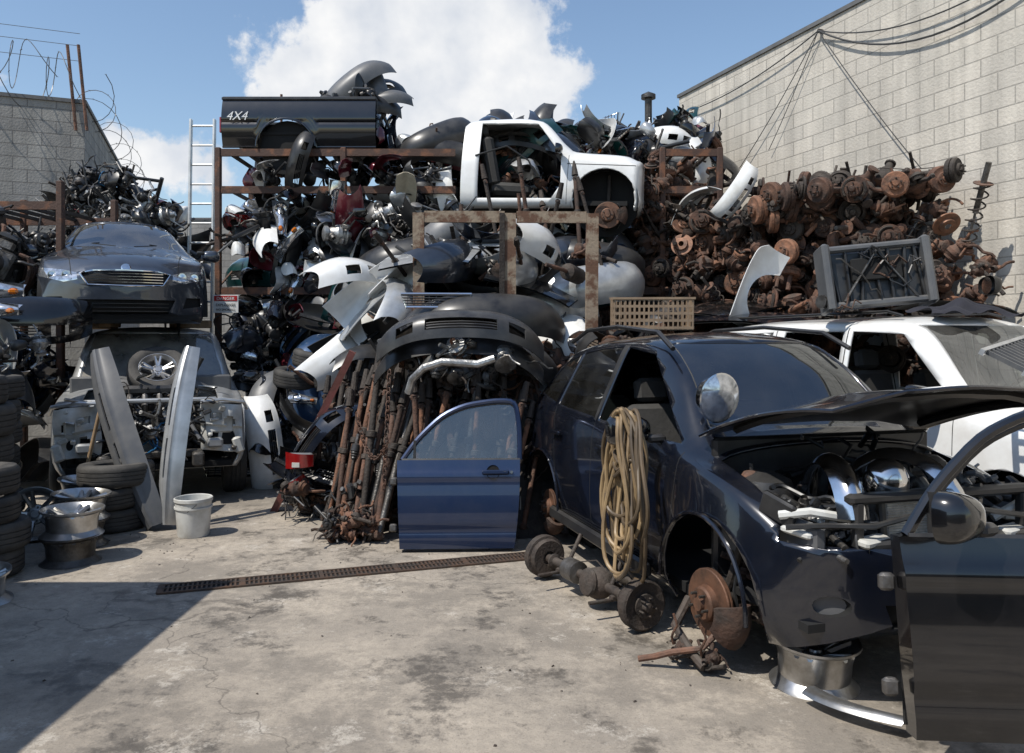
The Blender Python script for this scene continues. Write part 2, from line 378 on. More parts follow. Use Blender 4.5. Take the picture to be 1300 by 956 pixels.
def finish_shell(bm,name,paint,parent,glass='glass',sol=.018):
    mats=[paint,glass]+SL[2:]
    gf=[f for f in bm.faces if f.material_index==1]
    gm=bmesh.new()
    if gf:
        vm={}
        for f in gf:
            vs=[]
            for v in f.verts:
                if v not in vm: vm[v]=gm.verts.new(v.co-v.normal*.006)
                vs.append(vm[v])
            gm.faces.new(vs)
        bmesh.ops.delete(bm,geom=gf,context='FACES')
    me=bpy.data.meshes.new(name+'_body')
    for f in bm.faces: f.smooth=True
    bm.to_mesh(me); bm.free()
    for k in mats: me.materials.append(M[k])
    me.set_sharp_from_angle(angle=math.radians(38))
    o=ob('body_shell',me,parent)
    md=o.modifiers.new('s','SOLIDIFY'); md.thickness=sol; md.offset=-1
    if gf:
        for f in gm.faces: f.smooth=True
        g=bpy.data.meshes.new(name+'_glass'); gm.to_mesh(g); g.materials.append(M[glass]); ob('windows',g,parent)
    gm.free(); return o
def ext(bm,fs,vec,mi_in,mi_wall=None):
    r=bmesh.ops.extrude_face_region(bm,geom=fs)
    vs=[e for e in r['geom'] if isinstance(e,bmesh.types.BMVert)]; nf=[e for e in r['geom'] if isinstance(e,bmesh.types.BMFace)]
    bmesh.ops.translate(bm,verts=vs,vec=vec)
    for f in nf: f.material_index=mi_in
    for v in vs:
        for f in v.link_faces:
            if f not in nf: f.material_index=mi_in if mi_wall is None else mi_wall
    old=[f for f in fs if f.is_valid]
    if old: bmesh.ops.delete(bm,geom=old,context='FACES_ONLY')
def seam(bm,a,b,s,w=.007,mi=3):
    d=Vector((b[0]-a[0],b[1]-a[1])).normalized()*w/2; n=(-d.y,d.x)
    for f in cut(bm,[(a[0]-n[0],a[1]-n[1]),(b[0]-n[0],b[1]-n[1]),(b[0]+n[0],b[1]+n[1]),(a[0]+n[0],a[1]+n[1])],'y',side(s)): f.material_index=mi
def interior(mb,xf,xr,zb=.45,w=.42,wheelside=1):
    for x in (xf,xr):
        for y in (-w,w):
            mb.cbox((x,y,zb),(.52,.5,.16),'fabric',(0,-.1,0),.05)
            mb.cbox((x-.3,y,zb+.35),(.14,.48,.66),'fabric',(0,-.22,0),.05)
            mb.cbox((x-.4,y,zb+.78),(.1,.26,.18),'fabric',(0,-.15,0),.04)
    mb.cbox((xf+.85,0,zb+.38),(.45,1.35,.28),'plastic',(0,.1,0),.08)
    c=Vector((xf+.5,wheelside*w,zb+.48)); ax=Vector((-.85,0,.5)).normalized(); u=Vector((0,1,0)); w2=ax.cross(u)
    mb.tube([c+(u*math.cos(a)+w2*math.sin(a))*.185 for a in [2*PI*i/20 for i in range(20)]],.016,'plastic',6,True)
    mb.cyl(c,c-ax*.3,.03,'plastic')
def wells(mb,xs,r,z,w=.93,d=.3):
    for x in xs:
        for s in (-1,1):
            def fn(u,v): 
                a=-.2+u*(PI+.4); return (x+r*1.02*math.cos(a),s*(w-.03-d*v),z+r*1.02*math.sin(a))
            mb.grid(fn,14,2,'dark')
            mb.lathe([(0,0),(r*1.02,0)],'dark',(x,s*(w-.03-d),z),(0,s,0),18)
# ---------------------------------------------------------------- part library
def tyre_prof(R_=.33,w=.2,ri=.2):
    h=w/2
    return [(ri,-h*.8),(ri+.02,-h*.95),(R_*.8,-h*1.05),(R_*.93,-h*.98),(R_*.98,-h*.8),(R_,-h*.6),(R_,-h*.42),(R_-.009,-h*.4),(R_-.009,-h*.34),(R_,-h*.32),(R_,-h*.04),(R_-.009,-h*.03),(R_-.009,h*.03),(R_,h*.04),(R_,h*.32),(R_-.009,h*.34),(R_-.009,h*.4),(R_,h*.42),(R_,h*.6),(R_*.98,h*.8),(R_*.93,h*.98),(R_*.8,h*1.05),(ri+.02,h*.95),(ri,h*.8)]
def add_tyre(mb,c=(0,0,0),ax=(0,0,1),R_=.33,w=.2,ri=.2): 
    mb.lathe(tyre_prof(R_,w,ri)+[(ri-.004,h) for h in (w*.3,-w*.3)],'rubber',c,ax,32,True)
def add_rim(mb,c=(0,0,0),ax=(0,0,1),r=.21,w=.19,mat='rim',sp=5):
    h=w/2
    mb.lathe([(r,h),(r+.006,h),(r+.006,h-.012),(r-.02,h-.03),(r-.035,h*.2),(r-.04,-h*.6),(r-.01,-h*.9),(r+.006,-h),(r,-h),(r-.018,-h*.9),(r-.05,-h*.6),(r-.045,h*.2),(r-.028,h-.03)],mat,c,ax,32,True)
    q=Vector(ax).normalized().to_track_quat('Z','Y').to_matrix(); c=Vector(c)
    mb.lathe([(0,h*.55),(.03,h*.55),(.035,h*.45),(.075,h*.42),(.085,h*.2),(.08,-.01),(0,-.01)],mat,c,ax,16)
    for i in range(sp):
        for da in (-.13,.13):
            a=2*PI*i/sp+da
            p0=c+q@Vector((.06*math.cos(a),.06*math.sin(a),h*.3)); p1=c+q@Vector(((r-.022)*math.cos(a*1+da*.3),(r-.022)*math.sin(a+da*.3),h*.72))
            mb.cyl(p0,p1,.02,mat,.016,6)
    for i in range(5):
        a=2*PI*i/5+.6; mb.cyl(c+q@Vector((.055*math.cos(a),.055*math.sin(a),h*.3)),c+q@Vector((.055*math.cos(a),.055*math.sin(a),h*.5)),.01,'steel',None,6)
def mk(fn,name,*a,ang=35,rec=True):
    mb=MB(); fn(mb,*a); return mb.mesh(name,ang,rec)
P={}
P['tyre']=mk(add_tyre,'tyre'); P['tyre_big']=mk(lambda m:add_tyre(m,R_=.37,w=.24,ri=.22),'tyre_big')
P['rim']=mk(add_rim,'rim'); P['rim_steel']=mk(lambda m:add_rim(m,r=.2,w=.2,mat='steel',sp=8),'rim_steel')
P['wheel']=mk(lambda m:(add_tyre(m),add_rim(m,r=.2,w=.18)),'wheel')
def bumper(mb,mat,holes=True,W=.86,H=.5,deep=.42):
    def fn(u,v):
        y=(u*2-1); s=abs(y)
        x=-deep*s**3.2-.03*s; z=H*(v-.5)
        x+=.09*math.sin(PI*min(v*1.15,1))-.05*(v>.8)*(v-.8)*5
        if v>.93: x-=.07
        return (x,y*W*(1-.04*s**4),z*(1-.25*s**5-.08*s*s))
    def sk(u,v):
        y=abs(u*2-1)
        return holes and ((.18<v<.42 and y<.42) or (.15<v<.38 and .55<y<.74))
    mb.grid(fn,30,12,mat,sk,.01)
    mb.tube([(fn(u/10,.5)[0]-.12,fn(u/10,.5)[1]*.9,.04) for u in range(11)],.035,'steel',4)
    if holes:
        for v in (.24,.3,.36):
            mb.tube([Vector(fn(.29+.42*u/10,v))+Vector((-.03,0,0)) for u in range(11)],.008,'plastic',4)
cols=['plastic','plastic','navyblack','gplastic','white','silver','navyblack','dred','teal','kia','black','plastic','bluep']
BUMP=[mk(bumper,'bumper_'+c,c,i%2==0) for i,c in enumerate(cols)]
def fender(mb,mat):
    def fn(u,v):
        x=1.15*u; d=x-.5; zb=math.sqrt(max(0,.36**2-d*d)) if abs(d)<.36 else 0
        zt=.62-.12*u*u-.25*max(0,(u-.85)/.15)**2*.5; z=zb+(zt-zb)*v
        y=-.18*max(0,(z-.4)/.22)**2-.05*(1-v)*.3+.03*math.sin(PI*v)-.12*u**4
        return (x-.55,y,z-.3)
    mb.grid(fn,26,8,mat,None,.008)
FEND=[mk(fender,'fender_'+c,c) for c in ('white','silver','black','dred','teal','navyblack','gplastic')]
def hood(mb,mat):
    def fn(u,v):
        y=v*2-1; return (1.15*(u-.5)-.12*y*y*u,.72*y*(1-.12*u),.1-.1*y*y-.14*u**3)
    mb.grid(fn,14,18,mat)
    mb.grid(lambda u,v:Vector(fn(u,v))-Vector((0,0,.02)),14,18,'dark')
HOOD=[mk(hood,'hood_'+c,c) for c in ('white','silver','black','navyblack','dred')]
def panel(mb,mat,seed):
    r=random.Random(seed); a,b,c=[r.uniform(-.3,.3) for _ in range(3)]
    L_=r.uniform(.6,1.1); W_=r.uniform(.25,.5)
    def fn(u,v):
        p,q=u*2-1,v*2-1; p,q=p*math.sqrt(1-q*q*.3),q*math.sqrt(1-p*p*.3)
        x=p*L_/2; y=q*W_/2
        return (x,y,a*x*x*1.5-abs(b)*4*y*y+c*x*y+.02*(abs(q)<.3))
    mb.grid(fn,16,12,mat,None,.012)
PAN=[mk(panel,'panel_%d'%i,c,i) for i,c in enumerate(['plastic','gplastic','plastic','silver','white','black','kia','tan','steel','rustd','dred','navyblack','white','plastic'])]
def cup(mb,mat,seed):
    r=random.Random(seed); a=r.uniform(.7,1.1); b=r.uniform(.5,.9); n=r.uniform(2.2,3.4)
    def fn(u,v):
        t=2*PI*u; rr=(abs(math.cos(t))**n+abs(math.sin(t))**n)**(-1/n); k=math.sin(v*PI*.5)
        h=.16*(1-k**3.)
        return (.27*a*rr*k*math.cos(t)*(1+.2*math.sin(t)),.2*b*rr*k*math.sin(t),h+.03*math.cos(3*t)*k)
    mb.grid(fn,24,8,mat,lambda u,v:v>.98,.01)
    mb.cyl((0,0,.02),(0,.0,.1),.05,'plastic')
CUP=[mk(cup,'housing_%d'%i,c,i) for i,c in enumerate(['black','silver','plastic','dred','white','kia','gplastic','navyblack','lamp','plastic'])]
def lump(mb,seed,mats):
    r=random.Random(seed); u=r.uniform
    ax=Vector((u(-1,1),u(-1,1),u(-.4,.4))).normalized()
    a,b,c=u(.07,.12),u(.08,.14),u(.05,.1)
    mb.lathe([(0,-.17),(a*.6,-.165),(a,-.15),(a,-.11),(a*.75,-.1),(b*.8,-.03),(b,0),(b,.05),(b*.85,.06),(c,.1),(c*1.3,.105),(c*1.3,.12),(c*.7,.13),(c*.4,.18),(0,.18)],mats[0],(0,0,0),ax,14)
    for i in range(12):
        p=Vector((u(-.13,.13),u(-.13,.13),u(-.12,.12))); m=r.choice(mats); k=r.random(); d=Vector((u(-1,1),u(-1,1),u(-1,1))).normalized()
        if k<.25: mb.cbox(p,(u(.04,.14),u(.03,.09),u(.02,.08)),m,(u(0,3),u(0,3),u(0,3)),.012)
        elif k<.5:
            rr=u(.03,.085); mb.lathe([(0,0),(rr*.5,0),(rr*.6,.02),(rr,.03),(rr,.05),(rr*.85,.055),(rr*.7,.09),(rr*.7,.06),(rr*.2,.06),(.0,.07)],m,p,d,14)
        elif k<.75: mb.cyl(p,p+d*u(.15,.45),u(.008,.028),m)
        else:
            q=p.copy(); pts=[q.copy()]
            for _ in range(8): d=(d+Vector((u(-.7,.7),u(-.7,.7),u(-.7,.7)))).normalized(); q=q+d*.055; pts.append(q.copy())
            mb.tube(pts,u(.008,.022),m,7)
LR=[mk(lump,'rusty_part_%d'%i,i,['rust','rustd','rust2']) for i in range(6)]
LD=[mk(lump,'dark_part_%d'%i,i+20,['plastic','steel','gplastic','rustd']) for i in range(6)]
LA=[mk(lump,'aluminium_part_%d'%i,i+40,['alu','steel','alu','plastic']) for i in range(6)]
def engine(mb,a='alu',b='steel'):
    mb.cbox((0,0,0),(.5,.36,.36),a,b=.03); mb.cbox((0,.02,.24),(.48,.2,.14),a,b=.03); mb.cbox((0,.02,.34),(.5,.24,.09),'plastic',b=.03)
    mb.cbox((0,0,-.24),(.44,.28,.14),b,b=.04)
    for x,z,r in ((.02,-.1,.09),(-.12,.06,.06),(.13,.1,.05),(-.02,.2,.045),(.15,-.08,.055)):
        mb.lathe([(0,0),(r*.3,0),(r*.35,.02),(r*.8,.02),(r,.005),(r,.02),(r*.93,.026),(r,.034),(r,.05),(0,.05)],b,(x,-.25,z),(0,1,0),18)
    for i in range(4):
        x=-.18+i*.12; mb.tube([(x,.18,.2),(x,.28,.2),(x*.8,.34,.1),(x*.5,.36,-.05),(x*.2,.34,-.2)],.024,'rust',8)
        mb.tube([(x,-.12,.26),(x,-.24,.3),(x,-.32,.22),(x,-.3,.1)],.026,a,8)
    mb.lathe([(.17,0),(.18,.03),(.14,.05),(.12,.15),(.08,.2),(.075,.33),(.04,.34),(.03,.4),(0,.4)],a,(.25,0,-.03),(1,0,0),18)
    for i in range(6): mb.cbox((U(-.2,.2),U(-.25,-.18),U(-.2,.2)),(.07,.06,.07),b,b=.01)
    for k in range(4):
        p=Vector((U(-.2,.2),U(-.2,.2),.36)); pts=[p]
        for _ in range(7): p=p+Vector((U(-.1,.1),U(-.1,.1),U(-.08,.06))); pts.append(p)
        mb.tube(pts,U(.008,.018),'blackhose',7)
ENG=[mk(engine,'engine_a'),mk(engine,'engine_b','rustd','steel'),mk(engine,'engine_c','steel','rustd')]
def drum(mb,o,s,rr,m1,m2):
    mb.lathe([(0,0),(.05,0),(.06,-.02),(rr*.92,-.02),(rr,-.0),(rr,.03),(rr-.012,.034),(rr,.045),(rr,.075),(rr*.9,.09),(.085,.088),(.075,.094),(.07,.12),(.035,.125),(.03,.14),(0,.14)],m2,o,(0,s,0),22)
    for i in range(5):
        a=2*PI*i/5; mb.cyl((o[0]+.052*math.cos(a),o[1]+s*.09,o[2]+.052*math.sin(a)),(o[0]+.052*math.cos(a),o[1]+s*.15,o[2]+.052*math.sin(a)),.009,'rustd',None,6)
def hubend(mb,o,s,m1):
    mb.lathe([(0,-.05),(.05,-.05),(.06,-.02),(.15,-.015),(.155,.0),(.15,.008),(.09,.01),(.085,.05),(.05,.06),(.05,.1),(.085,.105),(.085,.12),(.04,.125),(.03,.16),(0,.165)],m1,o,(0,s,0),20)
    for t in (-1,1): mb.tube([(o[0]+.12*math.cos(a)*t,o[1]+s*.03,o[2]+.12*math.sin(a)) for a in [-1.1+.22*i for i in range(11)]],.018,'rustd',5)
    for i in range(5):
        a=2*PI*i/5; mb.cyl((o[0]+.06*math.cos(a),o[1]+s*.1,o[2]+.06*math.sin(a)),(o[0]+.06*math.cos(a),o[1]+s*.17,o[2]+.06*math.sin(a)),.008,'rustd',None,6)
def axle(mb,seed,m1='rust',m2='rust2'):
    r=random.Random(seed); L_=r.uniform(.6,.76); off=r.choice((0,.12,-.15))
    mb.cyl((0,-L_,0),(0,L_,0),.036,m1,None,12)
    mb.lathe([(0,-.14),(.045,-.13),(.1,-.08),(.125,0),(.1,.08),(.045,.13),(0,.14)],m1,(0,off,0),(0,1,0),16)
    mb.lathe([(.1,0),(.085,.08),(.05,.13),(.045,.2),(.065,.21),(.065,.23),(0,.235)],m1,(.06,off,0),(1,0,0),14)
    mb.lathe([(0,0),(.1,0),(.11,.015),(.1,.035),(.05,.05),(0,.055)],m2,(-.08,off,0),(-1,0,0),14)
    for s in (-1,1):
        k=r.random()
        if (seed+(s>0))%3: drum(mb,(0,s*L_,0),s,.14 if k<.6 else .16,m1,m2 if k>.3 else m1)
        else: hubend(mb,(0,s*L_,0),s,m1 if k<.5 else m2)
        mb.lathe([(.036,0),(.06,.01),(.06,.03),(.036,.04)],m1,(0,s*L_*.8,0),(0,1,0),12)
        mb.cbox((0,s*L_*.62,-.045),(.1,.05,.04),m1,b=.01); mb.cyl((-.02,s*L_*.62,-.06),(-.22,s*L_*.6,-.1),.014,m1)
        mb.cyl((.0,s*L_*.5,.03),(.08,s*L_*.5,.28),.018,'rustd')
    mb.tube([(.04,-L_,.03),(.06,-.3,.05),(.05,0,.14),(.06,.3,.05),(.04,L_,.03)],.006,'rustd',4)
AX=[mk(axle,'axle_%d'%i,i,['rust','rust','rustd','rust'][i%4],['rust2','rust','rust2','rust'][i%4]) for i in range(7)]
def knuckle(mb):
    mb.lathe([(.06,0),(.155,0),(.16,.004),(.16,.01),(.15,.013),(.15,.017),(.16,.02),(.16,.026),(.155,.03),(.085,.03),(.08,.06),(.07,.068),(.033,.07),(.03,.09),(0,.09)],'disc',(0,0,0),(0,-1,0),30)
    for i in range(5):
        a=2*PI*i/5; mb.cyl((.055*math.cos(a),-.06,.055*math.sin(a)),(.055*math.cos(a),-.1,.055*math.sin(a)),.007,'steel',None,6)
    def cal(u,v): a=-.55+1.1*u; rr=.1+.09*math.sin(PI*v)**.5; return (rr*math.cos(a)+.02,-.06+.12*v,rr*math.sin(a))
    mb.grid(cal,8,8,'rust',None,.03)
    mb.lathe([(0,0),(.05,0),(.07,.03),(.06,.08),(.03,.1),(0,.1)],'rustd',(0,.02,0),(0,1,0),12)
    mb.tube([(0,.06,-.02),(.0,.08,-.1),(-.03,.06,-.15),(-.05,.3,-.14),(-.05,.5,-.12)],.02,'rustd',7); mb.tube([(0,.06,.02),(0,.08,.12),(0,.1,.3),(0,.12,.5)],.022,'rustd',8); mb.cyl((0,.08,0),(0,.6,.05),.014,'rustd')
    mb.tube([(0,.1,.2),(.12,.0,.14),(.2,.02,.0),(.12,.05,-.15)],.007,'blackhose',5)
P['knuckle']=mk(knuckle,'knuckle')
P['drum']=mk(lambda mb:(drum(mb,(0,0,0),-1,.14,'rust','rust2'),mb.cyl((0,0,0),(0,.25,0),.035,'rust')),'brake_drum')
P['rotor']=mk(lambda mb:mb.lathe([(.04,.0),(.075,0),(.08,-.05),(.16,-.05),(.16,-.03),(.095,-.03),(.09,.01),(.04,.012)],'disc',ax=(0,1,0),n=28,close=True),'rotor')
def spring(mb):
    mb.tube([(.07*math.cos(a),.07*math.sin(a),a*.017-.3) for a in [i*.45 for i in range(80)]],.009,'rustd',5)
    mb.cyl((0,0,-.5),(0,0,0),.028,'steel'); mb.cyl((0,0,-.1),(0,0,.4),.012,'steel'); mb.lathe([(0,0),(.09,0),(.09,.01),(0,.02)],'rust',(0,0,-.3),n=12); mb.lathe([(0,0),(.08,0),(.05,.04),(0,.05)],'rust',(0,0,.31),n=12)
P['spring']=mk(spring,'strut')
def exhaust(mb):
    mb.tube([(-1,0,0),(-.6,0,0),(-.45,.05,.05),(-.3,.12,.05),(-.1,.12,0),(.1,.12,0)],.028,'rust',8); mb.lathe([(0,0),(.05,.01),(.1,.03),(.11,.06),(.11,.42),(.1,.45),(.05,.47),(0,.48)],'rustd',(.1,.12,0),(1,0,0),14); mb.tube([(.55,.12,0),(.8,.1,0),(.95,0,.02)],.026,'rust',8)
P['exhaust']=mk(exhaust,'exhaust')
def shaft(mb,m):
    mb.cyl((0,0,0),(0,0,1.35),.03,m,None,12)
    for z in (0,1.35): mb.cbox((0,0,z),(.08,.05,.08),'rust',(.3,0,.4),.015); mb.cyl((-.05,0,z),(.05,0,z),.018,'rustd')
    mb.lathe([(.03,0),(.05,.01),(.05,.06),(.03,.07)],'rustd',(0,0,.8),n=12); mb.cyl((0,0,1.4),(0,0,1.62),.045,'rustd',.03,10)
SH=[mk(shaft,'shaft_'+m,m) for m in ('rust','rustd','steel','rust2')]
def cvaxle(mb):
    mb.cyl((0,0,0),(0,0,.7),.014,'rustd')
    for z,s in ((0,1),(.7,-1)): mb.lathe([(0,-.06*s),(.02,-.06*s),(.045,-.04*s),(.048,.02*s),(.04,.03*s),(.045,.04*s),(.032,.055*s),(.038,.065*s),(.026,.08*s),(.03,.09*s),(.016,.11*s)],'plastic',(0,0,z),n=12); mb.cyl((0,0,z),(0,0,z-.15*s),.018,'steel')
P['cv']=mk(cvaxle,'cv_axle')
def frame(mb):
    pts=[(-.45,-.3,0),(-.3,-.1,.03),(-.35,.25,0),(.35,.25,0),(.3,-.1,.03),(.45,-.3,0)]
    for a,b in zip(pts,pts[1:]): mb.cyl(a,b,.03,'rustd',None,8)
    mb.cyl(pts[1],pts[4],.03,'rust',None,8)
    for p in pts: mb.cyl(Vector(p)-Vector((0,0,.05)),Vector(p)+Vector((0,0,.05)),.045,'rust',None,12)
P['subframe']=mk(frame,'subframe')
def headlamp(mb):
    mb.grid(lambda u,v:(.12*math.cos((u-.5)*2)-.03*(v-.5)**2*8,.48*(u-.5),.2*(v-.5)*(1-.5*u)),10,6,'lamp')
    mb.grid(lambda u,v:(-.16*math.sin(PI*v)*math.sin(PI*u)+.07,.48*(u-.5),.2*(v-.5)*(1-.5*u)),10,6,'gplastic')
    mb.cbox((.09,.17,-.01),(.05,.07,.05),'amber'); mb.lathe([(.07,.03),(.05,-.0),(.02,-.02)],'chrome',(.1,-.08,0),(1,0,0),14)
P['headlamp']=mk(headlamp,'headlamp')
def tail(mb):
    mb.grid(lambda u,v:(.07*math.sin(PI*u),.3*(u-.5),.18*(v-.5)*(1-.3*u)),8,4,'red'); mb.cbox((-.03,0,0),(.08,.28,.15),'gplastic',b=.02); mb.box((.055,-.02,-.04),(.04,.08,.05),'wplastic')
P['tail']=mk(tail,'tail_lamp')
def mirror(mb,mat):
    def fn(u,v):
        t=2*PI*u; n=3.2; rr=(abs(math.cos(t))**n+abs(math.sin(t))**n)**(-1/n); k=math.sin(v*PI*.5)**.8
        return (.055-.10*v**2+.0,.115*rr*k*math.cos(t),.075*rr*k*math.sin(t)*(1-.15*math.cos(t)))
    mb.grid(fn,24,8,mat); mb.lathe([(0,0),(.07,0)],'chrome',(-.042,0,0),(-1,0,0),20)
    mb.cbox((.01,.13,-.04),(.05,.1,.04),'plastic',b=.015)
MIR=[mk(mirror,'mirror_'+c,c) for c in ('black','silver','plastic')]
def grille(mb):
    mb.tube([(0,-.5,.1),(0,.5,.1),(0,.42,-.1),(0,-.42,-.1)],.02,'chrome',6,True)
    for i in range(5): mb.box((0,0,-.08+i*.04),(.03,.88+.03*i,.008),'plastic')
    for i in range(9): mb.box((-.01,-.4+i*.1,0),(.02,.008,.18),'plastic')
P['grille']=mk(grille,'grille')
def radiator(mb):
    mb.box((0,0,0),(.03,.62,.4),'radi')
    for i in range(26): mb.box((.018,0,-.19+i*.0152),(.006,.6,.006),'alu')
    for s in (-1,1): mb.cbox((0,s*.33,0),(.05,.05,.44),'plastic',b=.012)
    mb.cyl((0,.33,.18),(.09,.36,.2),.02,'plastic')
P['radiator']=mk(radiator,'radiator')
def tangle(mb,mat,seed,n=3,rr=.009):
    r=random.Random(seed)
    for k in range(n):
        p=Vector((r.uniform(-.1,.1),0,0)); d=Vector((r.uniform(-1,1),r.uniform(-1,1),r.uniform(-.5,.5))).normalized(); pts=[]
        for i in range(34):
            d=(d+Vector((r.uniform(-.5,.5),r.uniform(-.5,.5),r.uniform(-.5,.5)))-p*.8).normalized(); p=p+d*.045; pts.append(p.copy())
        mb.tube(pts,rr,mat,5)
TAN=[mk(tangle,'wire_tangle_%d'%i,m,i) for i,m in enumerate(['blackhose','blackhose','cable','bluehose','rustd'])]
def leaf(mb):
    for k in range(4): mb.grid(lambda u,v:((u-.5)*(1.3-.25*k),(v-.5)*.065,.12*(2*(u-.5)*(1.3-.25*k))**2*.6-.012*k),14,1,'rustd',None,.009)
P['leaf']=mk(leaf,'leaf_spring')
def seatm(mb):
    mb.cbox((0,0,0),(.5,.5,.16),'fabric',b=.05); mb.cbox((-.27,0,.34),(.14,.48,.62),'fabric',(0,-.2,0),.05); mb.cbox((-.36,0,.74),(.1,.26,.16),'fabric',(0,-.15,0),.04)
P['seat']=mk(seatm,'seat')
def door(mb,mat,glass='glassc',mirrormat=None,L_=1.02):
    H=.66
    def fn(u,v):
        x0=.0+.03*(1-v); x1=L_+(-.05*(1-v)**2)
        return (x0+(x1-x0)*u,-.05*math.sin(PI*(.15+.75*v))-.014*math.exp(-((v-.82)/.05)**2)+.012*math.exp(-((v-.2)/.05)**2),H*v)
    mb.grid(fn,14,30,mat)
    mb.grid(lambda u,v:(.02+(L_-.05)*u,.07+.02*math.sin(u*9)*math.sin(v*7),.02+(H-.03)*v),10,8,'plastic')
    loop=[fn(u/10,0) for u in range(11)]+[fn(1,v/10) for v in range(1,11)]+[fn(1-u/10,1) for u in range(1,11)]+[fn(0,1-v/10) for v in range(1,10)]
    n=len(loop); vs=[Vector(p) for p in loop]+[Vector((p[0],.07,p[2])) for p in loop]
    mb.add(vs,[(i,(i+1)%n,n+(i+1)%n,n+i) for i in range(n)],mat)
    top=[(.04,.02,H),(.16,.035,H+.16),(.36,.055,H+.34),(.55,.065,H+.42),(.8,.07,H+.455),(L_-.03,.07,H+.45),(L_-.0,.05,H+.25),(L_-.0,.02,H)]
    sm=[]
    for i in range(len(top)-1):
        for k in range(4): sm.append(Vector(top[i]).lerp(Vector(top[i+1]),k/4))
    sm.append(Vector(top[-1]))
    for _ in range(2): sm=[sm[0]]+[(sm[i-1]+sm[i]*2+sm[i+1])/4 for i in range(1,len(sm)-1)]+[sm[-1]]
    mb.tube(sm,.022,mat,8); mb.tube([p+Vector((.0,.01,-.02)) if 2<i<len(sm)-6 else p for i,p in enumerate(sm)],.02,'plastic',6)
    if glass:
        c=[Vector((p.x,p.y,p.z)) for p in sm]; b0=[Vector((p.x,.02,H)) for p in sm]
        mb.add(c+b0,[(i,i+1,len(c)+i+1,len(c)+i) for i in range(len(c)-1)],glass)
    mb.tube([(.04,.0,H),(L_,.0,H)],.014,'plastic',5)
    mb.box((.14,.02,H+.07),(.02,.03,.16),'plastic')
    hz=H*.86; mb.cbox((L_-.2,-.055,hz),(.22,.03,.035),mat,b=.012); mb.lathe([(.0,0),(.05,.0),(.055,.006)],'dark',(L_-.22,-.046,hz),(0,-1,0),16)
    mb.cyl((L_-.07,-.06,hz),(L_-.07,-.04,hz),.012,'chrome')
    mb.box((L_+.003,.03,H*.5),(.01,.03,.1),'steel')
    for z in (.15,.5): mb.cbox((-.03,.05,z),(.06,.04,.06),'steel',b=.01)
    if mirrormat:
        T=mb.T; mb.T=T@Matrix.Translation((.17,-.17,H+.08))@Matrix.Rotation(-.9,4,'Z')@Matrix.Scale(1.1,4); mirror(mb,mirrormat); mb.T=T
# ================================================================ SETTING
g=MB(); g.grid(lambda u,v:((u-.5)*400,(v-.5)*400,0),40,40,'ground'); ob('ground',g.mesh('ground'))
def wall(name,mat,o,du,Lu,dv,Lv,h,cop=True):
    a=math.atan2(du[1],du[0]); mb=MB(); s=1 if (du[0]*dv[1]-du[1]*dv[0])>0 else -1
    mb.box((Lu/2,s*Lv/2,h/2),(Lu,Lv,h),mat)
    if cop: mb.box((Lu/2,s*Lv/2,h+.032),(Lu+.06,Lv+.06,.06),'coping')
    return ob(name,mb.mesh(name),None,(o[0],o[1],0),(0,0,a))
d1=Vector((-.352,.936)); d2=Vector((-.936,-.352))
wall('concrete_block_wall','blockR',(8.6,.05),d1,15.6,-d2,.3,6.27)
wall('concrete_block_building','blockL',(-7.05,13),d2,9,d1,10,5.66)
wall('boundary_wall','blockL',(-20,25),Vector((1,0)),30,Vector((0,1)),.3,5.6)
wall('rear_block_wall','blockD',(-14,-12),Vector((1,0)),30,Vector((0,-1)),.3,3.2)
mb=MB(); mb.box((0,0,1.5),(2.4,8.4,2.9),'caster')  # corrugated box added out of view to cast the left foreground shadow
for i in range(41):
    for s in (-1,1): mb.box((s*1.215,-4.1+i*.205,1.5),(.03,.1,2.7),'caster')
for x in (-1.17,1.17):
    for y in (-4.2,4.2): mb.box((x,y,1.5),(.14,.12,3.0),'caster')
for i in range(11): mb.box((-1.05+i*.21,4.215,1.5),(.1,.03,2.7),'caster')
mb.box((0,4.2,3.0),(2.46,.1,.12),'caster')
ob('shadow_caster',mb.mesh('shadow_caster'),None,(-4.86,.22,0))
mb=MB()
for i in range(130):
    x,y=R.choice([(U(-3.6,-2.6),U(6.3,7.4)),(U(-1.9,.2),U(6.2,7.0)),(U(.2,1.3),U(3.9,5.6)),(U(-3,.6),U(3,7))])
    s=U(.003,.010); mb.box((x,y,s*.4),(s*U(1,2.4),s*U(.7,1.6),s*.8),R.choice(['grit','grit','rustd']),(U(-.3,.3),U(-.3,.3),U(0,3)),.6)
ob('ground_debris',mb.mesh('ground_debris',rec=False))
# trench drain
mb=MB(); a=Vector((-2.48,5.52,0)); b=Vector((.15,6.4,0)); dr=(b-a).normalized(); L_=(b-a).length
rz=math.atan2(dr.y,dr.x)
mb.box((L_/2,0,.003),(L_,.2,.003),'dark')
for s in (-1,1): mb.box((L_/2,s*.095,.009),(L_,.02,.012),'grate')
n=int(L_/.032)
for i in range(n+1): mb.box((i*.032,0,.0085),(.014,.168,.009),'grate')
for i in range(6): mb.box((i*L_/5.01+.01,0,.010),(.03,.168,.010),'grate')
mb.box((L_/2,0,.0105),(L_,.012,.010),'grate')
ob('drain_grate',mb.mesh('drain_grate'),None,a,(0,0,rz))
